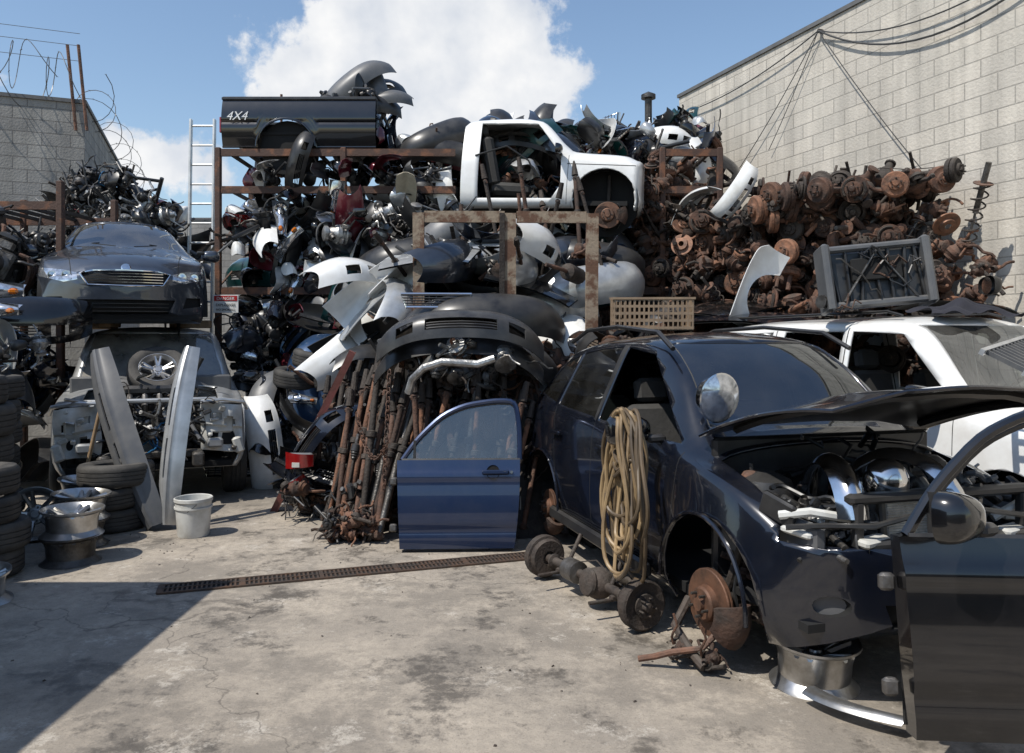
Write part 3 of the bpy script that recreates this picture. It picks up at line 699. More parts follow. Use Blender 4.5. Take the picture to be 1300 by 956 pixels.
# razor wire + posts
rw=empty('razor_wire_fence',(-7.3,12.9,5.7))
mb=MB()
def coil(p0,p1,r,turns,seed):
    p0=Vector(p0);p1=Vector(p1);ax=(p1-p0); u=ax.normalized().orthogonal(); w=ax.normalized().cross(u); pts=[]; N_=turns*18
    for i in range(N_+1):
        t=i/N_; a=2*PI*turns*t; rr=r*(1+.25*math.sin(i*.21+seed)); pts.append(p0+ax*(t+.5/turns*math.sin(a*.5)*.8)+(u*math.cos(a)+w*math.sin(a))*rr+Vector((0,0,.06*math.sin(i*.11))))
    return pts
c1=Vector((-7.1,13.05,6.0))
for p0,p1,t,s in ((c1,c1+Vector((d2.x,d2.y,0))*3,6,1),(c1+Vector((-.4,0,.25)),c1+Vector((d2.x,d2.y,0))*3+Vector((0,0,.3)),4,5),(c1+Vector((0,0,-.1)),c1+Vector((d1.x,d1.y,0))*9+Vector((0,0,-.1)),8,2)):
    pts=coil(p0,p1,.27,t,s); mb.tube(pts,.007,'wire',4)
    for i in range(0,len(pts),3): mb.box(pts[i],(.04,.003,.014),'wire',(s,i,i*.7))
for z in (6.35,6.6,6.8): mb.tube([Vector((-7.1,12.95,z)),Vector((-7.1,12.95,z+.03))+Vector((d2.x,d2.y,0))*5],.005,'wire',4)
for x in (-7.2,-7.02): mb.cyl((x+.06,12.9,5.2),(x-.08,12.9,6.6),.025,'rust',None,6)
mb.v=[v-rw.location for v in mb.v]
ob('coils_and_posts',mb.mesh('razor'),rw)
# wall cables
cb=empty('wall_cables',(4.4,11.2,6.1)); mb=MB()
def Wp(d,z,o=.07): return Vector((3.36+.376*(14-d)-o,d-o*.4,z))
def sag(a,b,s,n=14): return [a.lerp(b,i/n)-Vector((0,0,s*4*(i/n)*(1-i/n))) for i in range(n+1)]
hk=Wp(11.2,6.15)
for pts,r in ((sag(hk,Wp(8.1,5.6),.45),.014),(sag(hk,Wp(8.1,5.75),.3),.01),(sag(hk,Wp(9.57,3.84),.05),.007),(sag(hk,Wp(12.2,4.7),.05),.006),(sag(hk,Wp(13.1,4.4),.08),.007),(sag(hk,Wp(14.2,5.9),.12),.01),(sag(Wp(8.1,5.6),Wp(4,6.1),.3),.014)):
    mb.tube(pts,r,'cable',5)
mb.cyl(hk,hk+Vector((.1,.04,0)),.03,'rustd')
mb.v=[v-cb.location for v in mb.v]; ob('cables',mb.mesh('cables'),cb)
mb=MB(); mb.cyl((0,0,4),(0,0,5.75),.06,'steel'); mb.lathe([(0,.12),(.12,.06),(.12,0),(0,0)],'steel',(0,0,5.75)); ob('vent_pipe',mb.mesh('vent_pipe'),None,(2.25,13,0))
mb=MB()
for x in (0,.36): mb.cbox((x,0,2.58),(.035,.07,5.15),'ladder',b=.006)
for i in range(17): mb.cyl((0,0,.25+i*.3),(.36,0,.25+i*.3),.017,'ladder')
ob('ladder',mb.mesh('ladder'),None,(-4.92,11.9,0),(math.radians(-2),0,0))
# ================================================================ RACKS
def rack(name,o,xs,levels,dep,h,gap=()):
    p=empty(name,o); mb=MB()
    for k_,x in enumerate(xs):
        for y in (0,dep):
            hh=3.1 if (k_ in gap and y==0) else h
            mb.cbox((x,y,hh/2),(.08,.08,hh),'rackp',b=.01)
        for k in range(int(h/.8)): mb.cyl((x,0,min(k*.8+.1,3)),(x,dep,k*.8+.8),.016,'rust',None,5)
    for z in levels:
        for y in (0,dep):
            for i in range(len(xs)-1):
                if y==0 and z>3 and (i in gap): continue
                mb.box(((xs[i]+xs[i+1])/2,y,z),(xs[i+1]-xs[i]-.082,.05,.1),'rackp')
        for i in range(int((xs[-1]-xs[0])/.25)):
            xx=xs[0]+.12+i*.25
            if z>3 and gap and xs[gap[0]]<xx<xs[gap[-1]+1]: continue
            mb.box((xx,dep/2,z+.02),(.05,dep-.06,.04),'rustd')
    ob('frame',mb.mesh(name),p); return p
rk=rack('storage_rack',(0,11,0),[-4.1,-2.35,-.75,.6,2.1,2.9],[.8,2.45,3.86,4.38],1.4,4.45,(2,3))
rk2=rack('storage_rack',(-7.5,9.6,0),[-.9,.75,2.0],[1.0,2.3,3.4],1.3,3.7)
def scat(parent,name,pool,n,pf,sc=(.85,1.1),rot=None):
    for i in range(n):
        me=R.choice(pool); w=pf(); put(parent,name,me,w,rot() if rot else rrot(),U(*sc))
def hang():
    k=R.random()
    return (R.choice((0,0,1.57,-1.57,.7,-.7))+U(-.35,.35),U(-.6,.5),-1.57+U(-.9,.9)) if k<.75 else rrot()
SMALL=CUP+[P['headlamp'],P['headlamp'],P['headlamp'],MIR[0],MIR[1],MIR[2],P['grille'],TAN[0],CUP[2],CUP[0],CUP[1],P['tail']]
MIX=BUMP+FEND+LD+SMALL+CUP
def bayfill(par,x0,x1,z0,z1,y0=11.0,y1=12.2,n=30,pool=None,sc=(.7,1),name='car_part'):
    scat(par,name,pool or MIX,n,lambda:(U(x0,x1),U(y0,y1),U(z0,z1)),sc,hang)
pp=empty('bumper_cover_pile',(-2.3,11.3,2.5))
BP=list(BUMP)+[BUMP[0],BUMP[1],BUMP[2],BUMP[11],BUMP[10],BUMP[9],BUMP[5],BUMP[4]]
bayfill(pp,-3.6,-.8,2.75,3.6,11.1,12,n=46,pool=BP,sc=(.62,.85),name='bumper_cover')
bayfill(pp,-3.95,-.6,2.55,3.75,10.85,11.4,n=80,pool=SMALL+CUP+LD,sc=(.8,1.25),name='trim_part')
bayfill(pp,-3.9,-.7,2.6,3.75,11.3,12.2,n=40,pool=LD+MIX,sc=(.8,1))
bayfill(pp,-3.6,-2.3,1.0,2.3,11.0,12,n=30,pool=BP,sc=(.55,.8),name='bumper_cover')
bayfill(pp,-3.95,-2.2,.5,2.35,10.8,11.4,n=60,pool=SMALL+LD,sc=(.8,1.25),name='trim_part')
bayfill(pp,-3.9,-.6,3.98,4.25,10.95,11.7,n=26,pool=[CUP[0],CUP[3],CUP[4],CUP[2],CUP[7],PAN[5],LD[2],LD[1],CUP[5]],sc=(.55,.9))
for x,m_,z in ((-3.35,FEND[1],4.2),(-3.0,BUMP[0],4.15),(-2.65,PAN[0],4.1),(-2.3,PAN[10],4.15),(-1.75,FEND[3],4.2),(-1.4,CUP[6],4.1)): put(pp,'hanging_part',m_,(x,10.9,z),(U(1.2,1.8),U(-.4,.4),-1.57+U(-.3,.3)),.6)
bayfill(pp,-2.3,-.4,1.9,3.2,10.2,11.4,n=32,pool=BP+FEND[:5],sc=(.6,.85))
bayfill(pp,-2.3,-.3,2.0,3.5,10.2,11.2,n=56,pool=SMALL+LA+LD,sc=(.8,1.15))
put(pp,'panel',PAN[7],(-1.45,10.8,3.85),(0,-.9,-1.5),.75)
bayfill(pp,-3.4,-1.8,.1,1.3,9.2,10.8,n=60,pool=BUMP[:6]+BUMP[9:]+LD+SMALL,sc=(.6,.9))
pt=empty('car_body_parts_pile',(.8,11.6,4.4))
bayfill(pt,-2.0,.3,4.4,4.75,11.2,12.2,n=46,pool=LR+BP+CUP+[P['knuckle'],P['drum']],sc=(.6,.9))
bayfill(pt,-.3,1.2,4.6,5.0,12.3,13.0,n=20,pool=BP+CUP+FEND[:1],sc=(.6,.9))
bayfill(pt,1.0,3.0,4.4,4.95,12.0,13.0,n=32,pool=[FEND[3],FEND[0],FEND[5],FEND[4],BUMP[8],BUMP[7],BUMP[4],BUMP[0],BUMP[2],BUMP[5],BUMP[12],HOOD[4],TAN[0]],sc=(.65,.9))
bayfill(pt,1.0,3.1,4.5,5.0,11.8,12.6,n=40,pool=SMALL+LD+CUP,sc=(.8,1.2))
bayfill(pt,2.3,3.1,4.8,5.3,12.6,13.4,n=20,pool=[FEND[4],BUMP[8],BUMP[8],BUMP[0],BUMP[9],LD[1],LD[0],CUP[0],CUP[1],CUP[7]],sc=(.6,.9))
bayfill(pt,-.7,2.4,2.5,3.45,11.0,12.2,n=70,pool=BP+LR+LR+LD+SMALL,sc=(.7,1))
bayfill(pt,1.9,2.6,3.4,4.3,11.2,12.4,n=26,pool=[P['drum'],P['knuckle']]+LR+LD+AX[:2],sc=(.7,1))
# left engine rack contents
pe=empty('engine_pile',(-6.5,10,3))
scat(pe,'engine',ENG,12,lambda:(U(-6.9,-5.9),U(9.2,10.2),U(2.45,2.95)),(.9,1.1),lambda:(U(-.4,.4),U(-.4,.4),U(0,6)))
scat(pe,'aluminium_casting',LA+LA+LD,50,lambda:(U(-7.2,-5.6),U(9.2,10.4),U(2.2,3.0)),(.8,1.2))
scat(pe,'mechanical_part',LD+LA+LD+CUP+[TAN[3],TAN[3],ENG[1],ENG[2],BUMP[0]],120,lambda:(U(-6.8,-5.1),U(11.4,12.6),U(2.4,3.8)),(.8,1.1))
scat(pe,'dark_part',LD+LD+[CUP[0],CUP[2],TAN[0],TAN[3]],34,lambda:(U(-6.7,-5.7),U(11.6,12.3),U(3.6,4.25)),(.8,1.1))
scat(pe,'car_part',[m for m in MIX if m not in (BUMP[7],FEND[3])]+LR,60,lambda:(U(-7.5,-5.5),U(8.8,9.6),U(.3,2.1)),(.7,1))
put(pe,'front_clip',BUMP[10],(-5.15,7.9,1.95),(0,.1,-1.1),1); put(pe,'headlamp',P['headlamp'],(-5.1,7.75,2.25),(0,0,-1.3),1.2); put(pe,'headlamp',P['headlamp'],(-4.95,7.6,2.05),(0,0,-1.6),1)
put(pe,'fender',FEND[1],(-5.3,7.9,1.75),(0,0,-.3),.9)
# ================================================================ PICKUP BED
pb=empty('pickup_truck_bed',(-2.97,11.0,4.46)); mb=MB()
def bedside(y,s):
    def fn(u,v):
        x=-1.07+2.14*u; d=x-(-.18); zb=.0
        if abs(d)<.4: zb=math.sqrt(.4**2-d*d)*.95
        z=zb+(.66-zb)*v
        return (x,y+s*(.06*math.sin(PI*(z/.66))-.02*math.exp(-((z-.33)/.03)**2)),z)
    mb.grid(fn,44,24,'black')
    mb.tube([Vector(fn(i/44,0)) for i in range(45)],.014,'black',6)
    mb.cbox((0,y-s*.03,.675),(2.16,.11,.05),'plastic',b=.012)
    mb.tube([Vector(fn(i/20,1))+Vector((0,s*.022,-.2)) for i in range(21)],.007,'chrome',4)
    mb.tube([(-.18+.41*math.cos(a),y+s*.05,.39*math.sin(a)) for a in [PI*i/18 for i in range(19)]],.012,'black',5)
bedside(0,-1); bedside(1.35,1)
mb.box((0,.68,.2),(2.1,1.3,.04),'dark'); mb.box((-1.05,.68,.4),(.05,1.3,.5),'black'); mb.box((1.05,.68,.42),(.05,1.32,.5),'black')
mb.cyl((-.18,.05,.0),(-.18,.35,.0),.38,'dark',None,20)
mb.cbox((-1.085,-.03,.3),(.03,.04,.22),'red',b=.008)
ob('bed',mb.mesh('pickup_bed'),pb)
tx=bpy.data.curves.new('t','FONT'); tx.body='4X4'; tx.size=.17; tx.extrude=.002; tx.shear=.3; tx.materials.append(M['signw'])
o=ob('decal',tx,pb,(-1.0,-.068,.36),(PI/2,0,0))
bm_=empty('plastic_parts_stack',(-2.4,11.5,5.2))
for k,(x,z,ry,b,s) in enumerate(((-2.35,5.5,.75,3,.8),(-2.25,5.4,.65,0,.85),(-2.65,5.3,.3,3,.6),(-2.0,5.55,-1.2,3,.55),(-1.95,5.3,.2,3,.55),(-2.2,5.2,.1,1,.7),(-2.75,5.25,.1,9,.6))):
    put(bm_,'bumper_cover',BUMP[b],(x,11.5+U(-.2,.3),z),(ry,U(-.5,-.2),-1.57+U(-.2,.2)),s)
scat(bm_,'car_part',[LD[0],LD[2],CUP[6],CUP[0],CUP[2]],14,lambda:(U(-2.7,-1.9),U(11.3,12),U(5.1,5.35)),(.7,1))
# ================================================================ CARS
def heading(hx,hy): return math.atan2(hy,hx)
S_m=dict(x=(-2.25,2.1),W=.94,kf=.4,kr=.25,c=dict(
 top=[(-2.25,1.14),(-2.14,1.34),(-1.9,1.58),(-1.4,1.73),(-.7,1.80),(-.05,1.82),(.3,1.78),(.6,1.63),(1.12,1.2),(1.3,1.15),(1.7,1.08),(2.0,.96),(2.1,.88)],
 belt=[(-2.25,1.0),(-1.8,1.2),(-1,1.17),(0,1.12),(1.0,1.07),(1.5,1.0),(2.1,.8)],
 wt=[(-2.25,.54),(-1.5,.59),(0,.63),(.4,.64),(1.1,.74),(1.6,.72),(2.1,.6)],
 wb=[(-2.25,.8),(-1.7,.88),(0,.9),(1.2,.89),(1.7,.86),(2.1,.8)],
 wm=[(-2.25,.86),(-1.75,.94),(-1.3,.955),(-.6,.93),(.6,.93),(1.3,.96),(1.75,.94),(2.1,.88)],
 sill=[(-2.25,.42),(-1.8,.28),(0,.25),(1.6,.26),(2.1,.3)]))
bm=shell_bm(S_m,.06)
for s in (-1,1):
    for cx in (-1.36,1.34):
        bmesh.ops.delete(bm,geom=cut(bm,circ(cx,.36,.45),'y',side(s)),context='FACES')
    fs=cut(bm,[(.93,1.14),(.27,1.66),(-.2,1.705),(-.24,1.18)],'y',side(s))
    if s<0: bmesh.ops.delete(bm,geom=fs,context='FACES')
    else:
        for f in fs: f.material_index=1
    for p in ([(-.32,1.185),(-.3,1.705),(-.75,1.685),(-1.12,1.64),(-1.14,1.22)],[(-1.22,1.23),(-1.2,1.625),(-1.5,1.56),(-1.82,1.3)]):
        for f in cut(bm,p,'y',side(s)): f.material_index=1
    seam(bm,(.98,.3),(1.0,1.1),s); seam(bm,(-.28,.3),(-.28,1.15),s); seam(bm,(-1.0,.62),(-1.16,1.2),s); seam(bm,(-.86,.32),(-1.0,.62),s); seam(bm,(-.86,.32),(.98,.32),s)
    for f in cut(bm,[(-.28,1.16),(-.2,1.72),(-.3,1.72),(-.32,1.17)],'y',side(s)): f.material_index=2
for f in cut(bm,[(-.66,1.24),(.66,1.24),(.56,1.74),(-.56,1.74)],'x',lambda f:f.calc_center_median().x>.2 and f.calc_center_median().x<1.2 and f.normal.z>.3 and f.normal.x>.2): f.material_index=1
for f in cut(bm,[(-.6,1.28),(.6,1.28),(.5,1.62),(-.5,1.62)],'x',lambda f:f.calc_center_median().x<-1.5 and f.normal.x<-.2): f.material_index=1
bmesh.ops.delete(bm,geom=cut(bm,[(1.22,-.74),(1.22,.74),(2.0,.74),(2.0,-.74)],'z',topf),context='FACES')
bmesh.ops.delete(bm,geom=cut(bm,[(1.83,.78),(1.6,1.3),(2.6,1.3),(2.6,.78)],'y',lambda f:True),context='FACES')
fs=cut(bm,[(-.38,.4),(.38,.4),(.42,.52),(-.42,.52)],'x',frontf); ext(bm,fs,(-.05,0,0),3)
for s in (-1,1):
    fs=cut(bm,[(s*.63+.075*math.cos(a),.5+.05*math.sin(a)) for a in [2*PI*i/14 for i in range(14)]],'x',frontf); ext(bm,fs,(-.04,0,0),8,3)
car=empty('parked_suv',(1.54,5.815,0),(0,0,heading(.282,-.959)))
finish_shell(bm,'suv','navyblack',car)
mb=MB(); interior(mb,.1,-.85,.6); wells(mb,(-1.36,),.47,.36)
mb.box((-.3,0,.28),(3.2,1.6,.06),'dark')
for s in (-1,1):
    mb.tube([(.55,s*.68,1.7),(.3,s*.66,1.81),(-.4,s*.64,1.86),(-1.1,s*.61,1.84),(-1.5,s*.59,1.74)],.017,'plastic',6)
    for hx in (-.05,-.98): mb.cbox((hx,s*.945,1.0),(.2,.03,.035),'navyblack',b=.012)
    mb.cbox((-.2,s*.93,.33),(1.8,.06,.1),'plastic',b=.02)
    for cx in (-1.36,1.34): mb.tube([(cx+.455*math.cos(a),s*.95,.36+.455*math.sin(a)) for a in [PI*i/18 for i in range(19)]],.012,'navyblack',6)
T=Matrix.Translation((.72,-1.06,1.2))@Matrix.Scale(1.25,4); mb.T=T; mirror(mb,'black'); mb.T=Matrix()
mb.T=Matrix.Translation((.72,1.06,1.2))@Matrix.Rotation(PI,4,'X')@Matrix.Scale(1.25,4); mirror(mb,'black'); mb.T=Matrix()
ob('interior_and_trim',mb.mesh('suv_trim'),car)
mb=MB(); mb.cbox((-2.12,-.84,1.0),(.3,.1,.2),'red',(0,-.3,.5),.04); mb.cbox((-2.12,.84,1.0),(.3,.1,.2),'red',(0,-.3,-.5),.04); ob('tail_lamps',mb.mesh('tl'),car)
def lid(mb):
    def fn(u,v):
        y=v*2-1; return (1.15*u-.1*y*y*u,.8*y*(1-.1*u*u),.085-.07*y*y-.14*u**2.5+.012*math.exp(-((abs(y)-.55)/.12)**2))
    mb.grid(fn,18,28,'navyblack'); mb.grid(lambda u,v:Vector(fn(u,v))-Vector((0,0,.018)),18,28,'plastic')
    lp=[fn(i/12,0) for i in range(13)]+[fn(1,i/12) for i in range(1,13)]+[fn(1-i/12,1) for i in range(1,13)]
    mb.tube([Vector(p)-Vector((0,0,.01)) for p in lp],.011,'navyblack',6)
    ip=[Vector(fn(.12+.76*i/10,.1)) for i in range(11)]+[Vector(fn(.88,.1+.8*i/10)) for i in range(1,11)]+[Vector(fn(.88-.76*i/10,.9)) for i in range(1,11)]
    mb.tube([p-Vector((0,0,.035)) for p in ip],.025,'plastic',5)
ob('open_hood',mk(lid,'hood_lid',rec=False),car,(1.1,0,1.2),(0,math.radians(-20),0))
mb=MB()
mb.box((1.5,0,.4),(1.0,1.5,.04),'dark'); mb.cbox((1.15,0,.8),(.06,1.5,.8),'plastic'); 
for s in (-1,1):
    mb.cbox((1.55,s*.66,.72),(.85,.1,.32),'gplastic',b=.03); mb.lathe([(0,.12),(.05,.12),(.13,.08),(.16,0),(.16,-.3)],'plastic',(1.42,s*.58,.92),n=18)
    mb.cbox((1.86,s*.66,.83),(.16,.2,.035),'wplastic',(0,.1,s*-.4),.015); mb.cbox((1.78,s*.76,.92),(.2,.04,.12),'plastic',(0,.3,s*-.3),.02)
    mb.tube([(1.82,s*.78,.9),(1.92,s*.68,.93),(1.98,s*.5,.9),(1.95,s*.4,.84)],.022,'wplastic',7)
    mb.cbox((2.04,s*.42,.8),(.08,.2,.04),'wplastic',(0,.1,.3),.012)
    mb.tube([(1.9,s*.8,.86),(2.0,s*.66,.88),(2.08,s*.45,.88),(2.08,s*.2,.92)],.014,'plastic',6)
    for k in range(10): mb.cbox((U(1.55,1.9),s*U(.4,.72),U(.78,.96)),(U(.04,.12),U(.03,.1),U(.02,.08)),R.choice(['plastic','steel','gplastic','plastic','alu']),(U(0,1),U(0,1),U(0,3)),.01)
mb.cbox((2.06,0,.76),(.06,1.0,.1),'plastic',b=.02); mb.cbox((2.02,0,1.0),(.07,1.1,.05),'plastic',b=.02)
for y in (-.5,0,.5): mb.cbox((2.03,y,.88),(.05,.05,.22),'plastic',b=.01)
for k in range(18):
    p=Vector((U(1.25,1.9),U(-.6,.6),U(.8,1.0))); pts=[p]
    for _ in range(9): p=p+Vector((U(-.1,.1),U(-.13,.13),U(-.06,.06))); p.z=min(max(p.z,.75),1.08); p.x=min(p.x,1.95); pts.append(p)
    sm=[pts[0]]
    for i in range(1,len(pts)-1): sm+= [(pts[i-1]+pts[i]*3)/4,(pts[i]*3+pts[i+1])/4]
    mb.tube(sm,U(.006,.019),R.choice(['blackhose','blackhose','steel','gplastic']),7)
def arc(c,r,w,a0,a1,rz):
    def fn(u,v):
        a=a0+(a1-a0)*u; rr=r+.05*math.sin(PI*v)
        q=Vector((rr*math.cos(a),(v-.5)*w,rr*math.sin(a))); q.rotate(Euler((0,0,rz))); return q+Vector(c)
    mb.grid(fn,18,6,'chrome',None,.01); 
arc((1.75,-.42,.86),.26,.14,.15,PI-.1,-.3); arc((1.8,-.05,.86),.28,.13,.2,PI-.2,.5); 
mb.lathe([(0,.13),(.04,.125),(.08,.1),(.105,.05),(.11,0),(.1,-.03)],'chrome',(1.9,-.22,1.04),(.3,-.3,1),20)
ob('engine_bay_parts',mb.mesh('engine_bay'),car)
ob('engine',ENG[0],car,(1.6,.1,.7),(0,0,1.57),1.1); ob('radiator',P['radiator'],car,(1.98,-.05,.86),(0,-.1,0),.8)
for i in range(24): ob('bay_component',R.choice(LA+LD+TAN),car,(U(1.3,1.85),U(-.6,.6),U(.66,.92)),rrot(),U(.55,.85))
ob('front_hub',P['knuckle'],car,(1.34,-.86,.33),(0,.3,.1),1.15); ob('rear_hub',P['knuckle'],car,(-1.36,-.84,.3),(0,1,0),1); 
ob('front_hub',P['knuckle'],car,(1.34,.84,.33),(0,0,PI),1.1); 
for x,y,z in ((1.5,-.6,.35),(1.2,-.55,.4),(-1.3,-.55,.4)): ob('suspension_part',LR[int(z*10)%6],car,(x,y,z),rrot(),.7)
ob('strut',P['spring'],car,(1.36,-.6,.72),(.1,0,0),.9)
mb=MB()
for x,y in ((1.72,-.5),(-1.75,-.5),(.2,.3),(1.75,.6)): add_rim(mb,(x,y,.12),(0.05,0,1),.215,.23)
ob('support_rims',mb.mesh('support_rims'),car)
mb=MB()
def brk(u,v): a=(v-.5)*2.2; return (1.9+.42*u,-.66+.2*u*u+.06*math.sin(a),.03+.055*math.cos(a)+.01*u)
mb.grid(brk,10,8,'rim',None,.006); ob('fallen_trim',mb.mesh('etip'),car)
# hose coil
hc=empty('hose_coil',(.8,4.8,0)); mb=MB(); hx=Vector((.282,-.959,0)); ny=Vector((-.959,-.282,0)); base=car.location+hx*.72+ny*1.09
for k in range(18):
    w=U(.1,.19); top=1.3+U(-.04,.05); bot=U(.28,.72); ox=U(-.05,.06); oy=k*.004-.03+U(-.01,.03); ph=U(0,6); pts=[]; sk_=U(-.05,.05)
    for i in range(34):
        a=2*PI*i/34; hh=(top+bot)/2+(top-bot)/2*math.cos(a); ww=w*math.sin(a)*(1.0+.25*math.sin(2*a+ph))*(1.15-.4*math.cos(a))
        pts.append(base+hx*(ww+ox+sk_*(1-math.cos(a))*.6+.012*math.sin(5*a+ph))+ny*(oy+.035*math.sin(a*2+ph))+Vector((0,0,hh)))
    mb.tube(pts,.0125,R.choice(['hose','hose','hose2']),7,True)
for k in range(3):
    mb.tube([base+hx*(.13*math.cos(a)*1)+ny*(.01+.04*math.sin(a))+Vector((0,0,.95+.05*k+.04*math.sin(a*2+k))) for a in [i*.4 for i in range(16)]],.0125,'hose2',7)
mb.v=[v-hc.location for v in mb.v]; ob('hoses',mb.mesh('hoses'),hc)
mb=MB(); mb.lathe([(0,-.13),(.06,-.125),(.12,-.09),(.155,-.03),(.17,.02),(.175,.03),(.165,.035)],'chrome',(0,0,0),(1,0,0),28); mb.lathe([(.165,.035),(.12,.055),(.06,.07),(.0,.072)],'lamp',(0,0,0),(1,0,0),28); mb.cyl((-.15,0,0),(-.05,0,0),.04,'gplastic')
ob('loose_headlamp',mb.mesh('loose_headlamp'),None,(1.2,4.62,1.42),(0,.1,-1.1),.85)
# ---- foreground axle
ax=empty('car_axle',(.51,5.28,.165)); mb=MB(); axle(mb,3,'rustd','rustd')
for s in (-1,1): mb.lathe([(0,0),(.09,0),(.1,.02),(.15,.02),(.18,.03),(.18,.1),(.165,.11),(.14,.1),(.05,.09),(0,.1)],'rustd',(0,s*.64,0),(0,s,0),24)
mb.lathe([(.03,0),(.09,.02),(.09,.18),(.03,.2)],'steel',(0,.12,.0),(0,1,0),16)
ob('axle_body',mb.mesh('fg_axle'),ax,(0,0,0),(0,.2,.467),.85)
lp=empty('suspension_arm',(.95,4.3,.1)); 
for p,r in (((.92,4.28,.08),(0,1.4,.2)),((1.04,4.16,.08),(.5,1.2,.9))): put(lp,'arm',LR[4],p,r,.42)
mb=MB(); mb.tube([(.68,4.24,.04),(.76,4.22,.06),(.85,4.18,.1),(1.0,4.15,.13),(1.1,4.2,.2)],.018,'rust',8); mb.tube([(1.0,4.1,.05),(.95,4.2,.1),(.9,4.35,.18),(1.0,4.45,.3)],.025,'rustd',8); mb.v=[v-lp.location for v in mb.v]; ob('tie_rod',mb.mesh('tie'),lp)
mb=MB(); door(mb,'black',L_=1.1,glass=None,mirrormat='black')
ob('car_door',mb.mesh('black_door'),None,(1.5,3.0,.24),(math.radians(-6),0,math.radians(-4)),(1.0,1,1.14))
mb=MB(); door(mb,'blue',L_=1.0)
ob('car_door',mb.mesh('blue_door'),None,(-.96,6.52,.03),(math.radians(-7),0,math.radians(2)),(1.03,1,1.1))
# ---- sedan on top
S_k=dict(x=(-2.3,2.12),W=.915,kf=.5,kr=.3,crown=.085,sm=4,c=dict(
 top=[(-2.3,.98),(-1.8,1.08),(-1.3,1.26),(-.7,1.43),(0,1.47),(.35,1.42),(.6,1.33),(1.15,1.05),(1.35,1.0),(1.8,.91),(2.05,.8),(2.12,.74)],
 belt=[(-2.3,.9),(-1.5,.98),(0,.95),(1.0,.93),(1.7,.83),(2.12,.66)],
 wt=[(-2.3,.6),(-1.5,.54),(0,.55),(.4,.56),(1.1,.68),(1.6,.7),(2.12,.6)],
 wb=[(-2.3,.8),(-1.5,.87),(0,.88),(1.2,.87),(1.7,.85),(2.12,.78)],
 wm=[(-2.3,.82),(-1.5,.91),(0,.915),(1.4,.92),(2.12,.87)],
 sill=[(-2.3,.3),(-1.6,.22),(1.7,.2),(2.12,.2)]))
bm=shell_bm(S_k,.06)
for s in (-1,1):
    for cx in (-1.4,1.4): bmesh.ops.delete(bm,geom=cut(bm,circ(cx,.32,.35),'y',side(s)),context='FACES')
    for p in ([(.95,.98),(.25,1.34),(-.1,1.37),(-.12,.99)],[(-.18,.99),(-.17,1.37),(-.7,1.32),(-1.2,1.05)]):
        for f in cut(bm,p,'y',side(s)): f.material_index=1
    seam(bm,(.95,.25),(1.0,.95),s); seam(bm,(-.15,.25),(-.15,.98),s)
    fs=cut(bm,[(s*.47,.625),(s*.6,.6),(s*.86,.67),(s*.88,.765),(s*.62,.735),(s*.48,.7)],'x',frontf)
    for f in fs: f.material_index=4
    fs=cut(bm,[(s*.58,.33),(s*.78,.36),(s*.78,.45),(s*.62,.45)],'x',frontf); ext(bm,fs,(-.04,0,0),3)
    a,b=(2.3,s*.5),(1.15,s*.62); d=.004
    for f in cut(bm,[(a[0],a[1]-d),(b[0],b[1]-d),(b[0],b[1]+d),(a[0],a[1]+d)],'z',lambda f:f.normal.z>.4 and f.calc_center_median().x>1.0): f.material_index=3
for f in cut(bm,[(-.64,1.05),(.64,1.05),(.5,1.4),(-.5,1.4)],'x',lambda f:.2<f.calc_center_median().x<1.25 and f.normal.z>.3 and f.normal.x>.15): f.material_index=1
fs=cut(bm,[(-.36,.575),(.36,.575),(.44,.69),(.3,.715),(-.3,.715),(-.44,.69)],'x',frontf); ext(bm,fs,(-.035,0,0),3)
fs=cut(bm,[(-.42,.27),(.42,.27),(.5,.42),(-.5,.42)],'x',frontf); ext(bm,fs,(-.04,0,0),3)
for f in cut(bm,[(-.86,.19),(.86,.19),(.8,.235),(-.8,.235)],'x',frontf): f.material_index=2
bv=BVHTree.FromBMesh(bm)
def fx(y,z,o=.01):
    h=bv.ray_cast(Vector((4,y,z)),Vector((-1,0,0))); return Vector(((h[0].x if h[0] else 2.1)+o,y,z))
mb=MB()
gl=[(-.45,.69),(-.37,.57),(0,.56),(.37,.57),(.45,.69),(.32,.722),(0,.728),(-.32,.722)]
pts=[]
for i in range(len(gl)):
    a,b=gl[i],gl[(i+1)%len(gl)]
    for k in range(4): pts.append(fx(a[0]+(b[0]-a[0])*k/4,a[1]+(b[1]-a[1])*k/4,.004))
mb.tube(pts,.009,'chrome',6,True)
for z in (.6,.63,.66,.69): 
    xs=[-.37+.74*k/16 for k in range(17)]; mb.tube([(2.2-.5*(abs(y)/.915)**2.3,y,z) for y in xs],.005,'chrome',4)
for z in (.3,.34,.38): mb.tube([(2.17-.5*(abs(y)/.915)**2.3,y,z) for y in [-.43+.86*k/16 for k in range(17)]],.006,'plastic',4)
mb.T=Matrix.Translation(fx(0,.755,.006)); mb.lathe([(0,.012),(.04,.01),(.05,0)],'chrome',ax=(1,0,.5),n=20); mb.T=Matrix()
for s in (-1,1):
    mb.T=Matrix.Translation((.85,s*1.0,1.0))@(Matrix.Rotation(PI,4,'X') if s>0 else Matrix())@Matrix.Scale(.95,4); mirror(mb,'kia'); mb.T=Matrix()
    for yy in (.58,.72): mb.lathe([(.045,.0),(.03,-.0),(.0,.01)],'chrome',fx(s*yy,.675,.003),(1,0,0),14)
    mb.tube([(1.25,s*.1,1.05),(1.12,s*.35,1.08),(1.1,s*.02+.25*s,1.09)],.007,'plastic',4)
interior(mb,.2,-.75,.45); wells(mb,(-1.4,1.4),.37,.32,.9); mb.box((0,0,.24),(4.1,1.5,.05),'dark')
